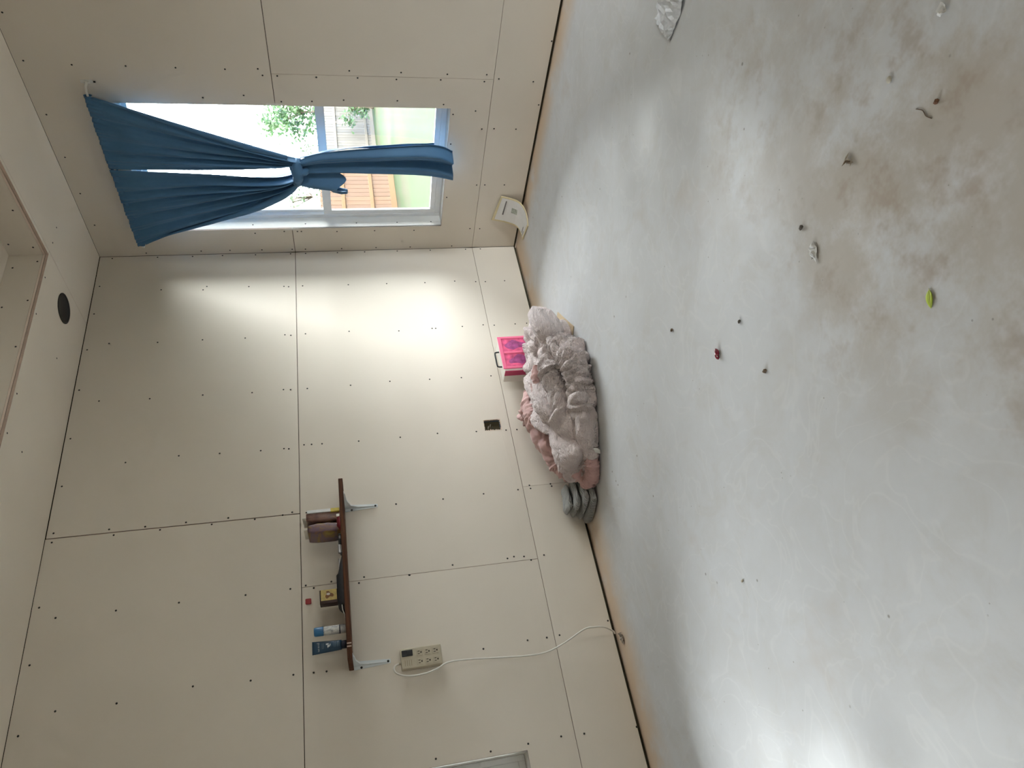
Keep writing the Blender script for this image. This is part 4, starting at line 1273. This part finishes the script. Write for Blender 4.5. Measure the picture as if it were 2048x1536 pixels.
# ------------------------------------------------------------------ small litter on the floor
def scrap(name, pts, mt, label, cat, h=0.006, seed=1, group=None, thick=0.0006, nsub=3):
    """a flat torn piece: outline on the floor, slightly crumpled"""
    bm = bmesh.new()
    f = bm.faces.new([bm.verts.new((x, y, 0)) for x, y in pts])
    bmesh.ops.triangulate(bm, faces=[f])
    bmesh.ops.subdivide_edges(bm, edges=bm.edges[:], cuts=nsub, use_grid_fill=True)
    for v in bm.verts:
        v.co.z = 0.0015 + h * abs(nz(v.co.x * 60 + seed, v.co.y * 60, seed)) * 1.5
    o = bm_obj(name, bm, mt, None, False)
    o.modifiers.new('thickness', 'SOLIDIFY').thickness = thick
    return tag(o, label, cat, group)
M_TISSUE = mat('white_tissue', (0.58, 0.60, 0.64), 0.5, 0.4, noise_amt=0.08, noise_scale=50)
M_PAPER = mat('white_paper_scrap', (0.66, 0.66, 0.66), 0.7, 0.2, noise_amt=0.06, noise_scale=60)
scrap('plastic_wrap', [(2.291, -1.317), (2.279, -1.235), (2.290, -1.160), (2.345, -1.120), (2.46, -1.06), (2.60, -1.18), (2.52, -1.28), (2.455, -1.330), (2.370, -1.335)], M_TISSUE, 'crinkled whitish plastic wrapper on the floor at the top edge of the picture', 'wrapper', 0.016, 3, nsub=6)
scrap('paper_scrap', [(2.372, -2.487), (2.397, -2.484), (2.396, -2.512), (2.378, -2.530), (2.368, -2.540), (2.372, -2.515), (2.362, -2.520)], M_PAPER, 'torn white paper scrap in the middle of the floor', 'scrap', 0.008, 5)
scrap('paper_scrap', [(2.985, -2.430), (3.004, -2.426), (3.008, -2.446), (2.996, -2.455), (2.984, -2.448)], M_PAPER, 'small creamy paper scrap near the top right of the picture', 'scrap', 0.008, 8)
tag(lathe_obj('pale_chip', [(.0065, .001), (.0085, .003), (.007, .005), (.003, .0055)], mat('pale_stone_chip', (0.50, 0.47, 0.40), .7, .3, noise_amt=.1, noise_scale=200), None, (2.822, -2.413, 0), n=9), 'tiny pale chip lying alone on the floor', 'chip')

# yellow-green leaf, folded along its midrib
V, F = [], []
la, lb = Vector((2.604, -2.853, 0)), Vector((2.582, -2.888, 0))
ax = (lb - la); sd = Vector((-ax.y, ax.x, 0)).normalized()
for i in range(11):
    t = i / 10
    w_ = 0.0095 * math.sin(math.pi * t ** .85) ** .8 if 0 < t < 1 else 0
    for k in (-1, -.5, 0, .5, 1):
        V.append(la + ax * t + sd * w_ * k + Vector((0, 0, +.0014 + .0012 * abs(k) * w_ / .0095 + .001 * math.sin(math.pi * t))))
for i in range(10):
    for k in range(4):
        a = i * 5 + k
        F.append((a, a + 1, a + 6, a + 5))
lf = thing('fallen_leaf', (2.593, -2.87, 0), 'small bright yellow-green leaf on the floor', 'leaf')
ob_ = py_obj('blade', V, F, mat('yellow_green_leaf', (0.42, 0.52, 0.055), .5, .4, noise_amt=.12, noise_scale=120), lf, True)
ob_.modifiers.new('thickness', 'SOLIDIFY').thickness = .0005
tube_obj('midrib', [la + ax * t + Vector((0, 0, .0022 + .001 * math.sin(math.pi * t))) for t in (-.08, .2, .5, .8, .98)], [.0006, .0006, .0005, .0004, .0002], mat('pale_rib', (.55, .60, .2), .5, .4), lf, 5)

# dark red bead-like clip
rc = thing('red_clip', (1.79, -2.392, 0), 'tiny glossy dark red clip on the floor', 'clip')
M_RUBY = mat('glossy_dark_red', (0.20, 0.004, 0.022), 0.2, 0.6, noise_amt=.2, noise_scale=150)
for k, dy in enumerate((-.0055, .0055)):
    lathe_obj('clip_half', [(.002, -.014), (.006, -.009), (.0075, 0), (.006, .009), (.002, .014)], M_RUBY, rc, (1.790 + dy * .8, -2.392 + dy, .0078), 'Y', 10)
box_obj('clip_pin', 1.788, 1.792, -2.405, -2.379, .0095, .0125, mat('silver_pin', (.6, .6, .62), .25, .5, metal=.8), rc, .001)

# dried leaf bits and crumbs
M_DRY1 = mat('dry_leaf_brown', (0.15, 0.105, 0.07), .8, .2, noise_amt=.3, noise_scale=150)
M_DRY2 = mat('dry_leaf_straw', (0.42, 0.37, 0.29), .8, .2, noise_amt=.2, noise_scale=150)
dl = thing('dried_leaf', (2.623, -2.439, 0), 'crumbled brown and straw-coloured dried leaf on the floor', 'leaf')
for k in range(6):
    r3 = random.Random(40 + k)
    c_ = Vector((2.623 + r3.uniform(-.010, .012), -2.439 + r3.uniform(-.012, .014), .004))
    d_ = Vector((r3.uniform(-1, 1), r3.uniform(-1, 1), r3.uniform(-.1, .4))).normalized() * r3.uniform(.008, .016)
    s_ = Vector((-d_.y, d_.x, .003)).normalized() * .004
    V = [c_ - d_, c_ + s_, c_ + d_, c_ - s_]
    V = [Vector((v.x, v.y, max(.001, v.z))) for v in V] + [c_ + Vector((0, 0, .004))]
    py_obj('leaf_fragment', V, [(0, 1, 4), (1, 2, 4), (2, 3, 4), (3, 0, 4), (3, 2, 1, 0)], M_DRY1 if k % 2 else M_DRY2, dl)
def crumb(x, y, r, mt, label, seed, cat='crumb', group='specks of debris on the floor'):
    bm = bmesh.new()
    bmesh.ops.create_icosphere(bm, subdivisions=1, radius=r)
    for v in bm.verts:
        k = 1 + .5 * nz(v.co.x / r * 1.5 + seed, v.co.y / r * 1.5, v.co.z / r * 1.5)
        v.co = Vector((x + v.co.x * k * 1.3, y + v.co.y * k * .8, max(.0004, r * .55 + v.co.z * k * .6)))
    return tag(bm_obj('crumb', bm, mt), label, cat, group)
M_CRUMB = mat('dark_debris', (0.10, 0.085, 0.07), .8, .2, noise_amt=.3, noise_scale=200)
M_RUST = mat('rust_brown_debris', (0.17, 0.085, 0.05), .8, .2, noise_amt=.3, noise_scale=200)
crumb(2.869, -2.568, .0060, M_RUST, 'round rust-brown crumb on the floor near the stain', 1)
crumb(2.386, -2.420, .0085, M_CRUMB, 'dark clump of debris just above the torn paper scrap', 2)
crumb(1.980, -2.607, .0080, M_DRY1, 'brown clump of debris below and right of the red clip', 3)
crumb(1.968, -2.399, .0070, M_CRUMB, 'dark crumb right of the red clip', 4)
crumb(1.568, -2.100, .0080, M_DRY1, 'brown crumb on the floor between the blanket and the red clip', 5)
crumb(2.795, -3.08, .0050, M_CRUMB, 'tiny dark crumb below the yellow-green leaf', 6)
tag(tube_obj('twig', smooth_path([(2.826, -2.530, .0012), (2.835, -2.548, .0014), (2.833, -2.565, .0012), (2.839, -2.582, .0012)], 4), .0010, M_DRY1, None, 5), 'short curled brown twig near the rust-brown crumb', 'twig')
crumb(1.40, -3.05, .006, M_DRY2, 'straw-coloured crumb near the bottom edge of the picture', 9)
gf = tag(scrap('lint_tuft', [(.050, -2.810), (.085, -2.815), (.105, -2.85), (.080, -2.875), (.055, -2.85)], mat('grey_lint', (.33, .29, .25), .95, .05, noise_amt=.3, noise_scale=150), 'tuft of grey lint on the floor where the white cord ends', 'lint', .014, 11))

# ------------------------------------------------------------------ outside the window
def ground_mat():
    mt = bpy.data.materials.new('lawn_ground')
    mt.use_nodes = True
    nt = mt.node_tree
    b = nt.nodes['Principled BSDF']
    tc = nt.nodes.new('ShaderNodeTexCoord')
    n = nt.nodes.new('ShaderNodeTexNoise'); n.inputs['Scale'].default_value = 0.45; n.inputs['Detail'].default_value = 7
    n.inputs['Roughness'].default_value = .65
    r = nt.nodes.new('ShaderNodeValToRGB')
    r.color_ramp.elements[0].position = .36; r.color_ramp.elements[0].color = (0.020, 0.0165, 0.0095, 1)
    r.color_ramp.elements[1].position = .50; r.color_ramp.elements[1].color = (0.0105, 0.0185, 0.0050, 1)
    nt.links.new(tc.outputs['Object'], n.inputs['Vector'])
    nt.links.new(n.outputs['Fac'], r.inputs['Fac'])
    nt.links.new(r.outputs['Color'], b.inputs['Base Color'])
    b.inputs['Roughness'].default_value = .95
    b.inputs['Specular IOR Level'].default_value = .1
    return mt
GZ = -0.2
gr = py_obj('ground', [(-40, -30, GZ), (30, -30, GZ), (30, 60, GZ), (-40, 60, GZ), (-40, -30, GZ - .3), (30, -30, GZ - .3), (30, 60, GZ - .3), (-40, 60, GZ - .3)], [(0, 1, 2, 3), (0, 4, 5, 1), (1, 5, 6, 2), (2, 6, 7, 3), (3, 7, 4, 0), (7, 6, 5, 4)], ground_mat())
tag(gr, 'back yard lawn seen through the window', 'ground', kind='structure')
V, F = [], []
r4 = random.Random(11)
for k in range(9000):
    x = r4.uniform(-11.5, -1.5); y = r4.uniform(3.5, 20)
    if not (-0.95 * (y + 3.73) + 3.6 - 1.2 > x > -1.55 * (y + 3.73) + 3.6 - 1): continue
    if x < -8.4 and y < 15: continue
    a = r4.uniform(0, 6.28); h_ = r4.uniform(.05, .14); w_ = .012 + .010 * r4.random()
    b_ = len(V)
    V += [(x - w_ * math.cos(a), y - w_ * math.sin(a), GZ), (x + w_ * math.cos(a), y + w_ * math.sin(a), GZ), (x + r4.uniform(-.06, .06), y + r4.uniform(-.06, .06), GZ + h_)]
    F.append((b_, b_ + 1, b_ + 2))
gs = py_obj('grass', V, F, mat('grass_blade', (0.016, 0.030, 0.0065), .8, .2, noise_amt=.35, noise_scale=.8), None)
tag(gs, 'green grass of the yard outside the window', 'grass', kind='stuff')

def plank_mat(name, c0_, c1_):
    mt = bpy.data.materials.new(name)
    mt.use_nodes = True
    nt = mt.node_tree
    b = nt.nodes['Principled BSDF']
    oi = nt.nodes.new('ShaderNodeObjectInfo')
    tc = nt.nodes.new('ShaderNodeTexCoord')
    mp = nt.nodes.new('ShaderNodeMapping'); mp.inputs['Scale'].default_value = (20, 20, 2)
    n = nt.nodes.new('ShaderNodeTexNoise'); n.inputs['Scale'].default_value = 1.0; n.inputs['Detail'].default_value = 4
    ad = nt.nodes.new('ShaderNodeMath'); ad.operation = 'MULTIPLY_ADD'; ad.inputs[1].default_value = .5
    r = nt.nodes.new('ShaderNodeValToRGB')
    r.color_ramp.elements[0].position = .2; r.color_ramp.elements[0].color = (*c0_, 1)
    r.color_ramp.elements[1].position = .85; r.color_ramp.elements[1].color = (*c1_, 1)
    nt.links.new(tc.outputs['Object'], mp.inputs['Vector']); nt.links.new(mp.outputs['Vector'], n.inputs['Vector'])
    nt.links.new(oi.outputs['Random'], ad.inputs[0]); 
    sc_ = nt.nodes.new('ShaderNodeMath'); sc_.operation = 'MULTIPLY'; sc_.inputs[1].default_value = .55
    nt.links.new(n.outputs['Fac'], sc_.inputs[0]); nt.links.new(sc_.outputs[0], ad.inputs[2])
    nt.links.new(ad.outputs[0], r.inputs['Fac']); nt.links.new(r.outputs['Color'], b.inputs['Base Color'])
    b.inputs['Roughness'].default_value = .85
    return mt
def fence(label, x, ya, yb_, pm, rm, rails, height):
    t_ = thing('fence', (x, (ya + yb_) / 2, GZ), label, 'fence', 'board fences round the yard')
    me = None
    n_ = int((yb_ - ya) / 0.152)
    for k in range(n_):
        y = ya + (k + .5) * .152
        if me is None:
            o_ = box_obj('board', x - .018, x, y - .068, y + .068, GZ + .03, GZ + height, pm, t_, .003)
            me = o_.data
        else:
            o_ = bpy.data.objects.new('board', me); COL.objects.link(o_)
            o_.parent = t_
            o_.location = Vector((x - .009 + RND.uniform(-.004, .004), y, GZ + .03 + RND.uniform(-.02, .02))) - world_loc(t_)
    for z in rails:
        box_obj('rail', x, x + .038, ya, yb_, GZ + z - .045, GZ + z + .045, rm, t_, .004)
    box_obj('kickboard', x + .001, x + .03, ya, yb_, GZ + .0, GZ + .14, rm, t_, .003)
M_CEDAR = plank_mat('fresh_cedar_boards', (0.038, 0.016, 0.0055), (0.060, 0.027, 0.0095))
M_CEDAR_R = mat('cedar_rail', (0.070, 0.037, 0.017), .85, .2, noise_amt=.1, noise_scale=3)
M_GREYW = plank_mat('weathered_grey_boards', (0.034, 0.031, 0.027), (0.052, 0.046, 0.040))
M_GREYW_R = mat('weathered_rail', (0.064, 0.057, 0.048), .85, .2, noise_amt=.1, noise_scale=3)
fence('fresh orange cedar board fence seen through the lower left of the window', -8.6, 6.2, 12.3, M_CEDAR, M_CEDAR_R, (0.60, 1.29), 1.84)
fence('weathered grey board fence farther back, right of the hanging curtain tail', -12.4, 14.7, 25.0, M_GREYW, M_GREYW_R, (0.30, 1.36), 1.80)

def leafy(name, label, c, r, n_, leaf, mt, trunk, cat='tree', group='trees and bushes beyond the window', seed=0, hollow=.3, stems=7):
    t_ = thing(name, (c[0], c[1], GZ), label, cat, group)
    rr3 = random.Random(seed)
    V, F = [], []
    clumps = []
    for k in range(max(6, n_ // 28)):
        d = Vector((rr3.gauss(0, 1), rr3.gauss(0, 1), rr3.gauss(0, 1))).normalized() * (hollow + (1 - hollow) * rr3.random() ** .6)
        clumps.append(Vector((c[0] + d.x * r[0], c[1] + d.y * r[1], c[2] + d.z * r[2])))
    for k in range(n_):
        q = rr3.choice(clumps) + Vector((rr3.gauss(0, .16) * r[0], rr3.gauss(0, .16) * r[1], rr3.gauss(0, .14) * r[2]))
        if q.z < GZ + .02: continue
        d = Vector((rr3.gauss(0, 1), rr3.gauss(0, 1), rr3.gauss(-.2, .7))).normalized() * leaf * rr3.uniform(.6, 1.3)
        s_ = d.cross(Vector((rr3.gauss(0, 1), rr3.gauss(0, 1), rr3.gauss(0, 1)))).normalized() * leaf * .26
        b_ = len(V)
        V += [q, q + d * .5 + s_, q + d, q + d * .5 - s_]
        F.append((b_, b_ + 1, b_ + 2, b_ + 3))
    fo = py_obj('foliage', V, F, mt, t_)
    fo['kind'] = 'stuff'
    bark = mat('bark', (.10, .08, .06), .9, .1, noise_amt=.3, noise_scale=8)
    if trunk:
        top = Vector(c)
        tube_obj('trunk', [(c[0], c[1], GZ), (c[0] + .05, c[1], GZ + (c[2] - GZ) * .5), top], [trunk, trunk * .8, trunk * .5], bark, t_, 8)
        for k in range(stems):
            e_ = clumps[k % len(clumps)]
            m_ = top.lerp(e_, .5) + Vector((0, 0, .15))
            tube_obj('branch', [top - Vector((0, 0, (c[2] - GZ) * .15)), m_, e_], [trunk * .45, trunk * .3, trunk * .1], bark, t_, 5)
    return t_
M_LEAF1 = mat('leaf_green_light', (0.030, 0.062, 0.022), .6, .3, noise_amt=.3, noise_scale=2, trans=.25)
M_LEAF2 = mat('leaf_green_grey', (0.040, 0.060, 0.034), .6, .3, noise_amt=.3, noise_scale=2, trans=.25)
leafy('tree', 'leafy green tree rising beyond the grey fence at the right of the window', (-14.6, 23.0, 2.7), (1.1, 1.3, 1.35), 1500, .22, M_LEAF1, .09, seed=2)
leafy('tree', 'pale thin-leaved tree just left of the leafy green one, above the grey fence', (-15.4, 20.6, 2.0), (0.9, 0.9, 0.9), 420, .16, M_LEAF2, .06, seed=5)
leafy('tree', 'sparse twiggy tree against the white sky behind the cedar fence', (-10.4, 12.9, 2.25), (1.1, 1.1, 0.75), 240, .14, M_LEAF2, .05, seed=9, stems=14)
leafy('bush', 'low green bush in front of the grey fence', (-11.6, 18.9, .45), (.50, .55, .65), 420, .15, M_LEAF1, .03, 'bush', seed=12)
leafy('bush', 'taller grey-green bush at the right edge of the window view', (-11.2, 20.3, .70), (.55, .6, .90), 520, .15, M_LEAF2, .03, 'bush', seed=14)

# added out-of-frame blockers: slab dims left window, wall keeps sun off added door
M_BLOCKER = mat('blocker_pale', (0.42, 0.41, 0.39), .8, .2, noise_amt=.05, noise_scale=2)
pr_ = tag(box_obj('light_blocker_slab', -1.8, -0.15, -5.1, -2.4, 2.50, 2.62, M_BLOCKER), 'unseen slab added outside the left window to block sky light', 'roof', kind='structure')
tag(box_obj('sun_blocker_wall', RX + .15, RX + 9.0, 0.0, 0.14, GZ, 3.4, M_BLOCKER), 'unseen wall added outside to keep the sun off the added door', 'wall', kind='structure')
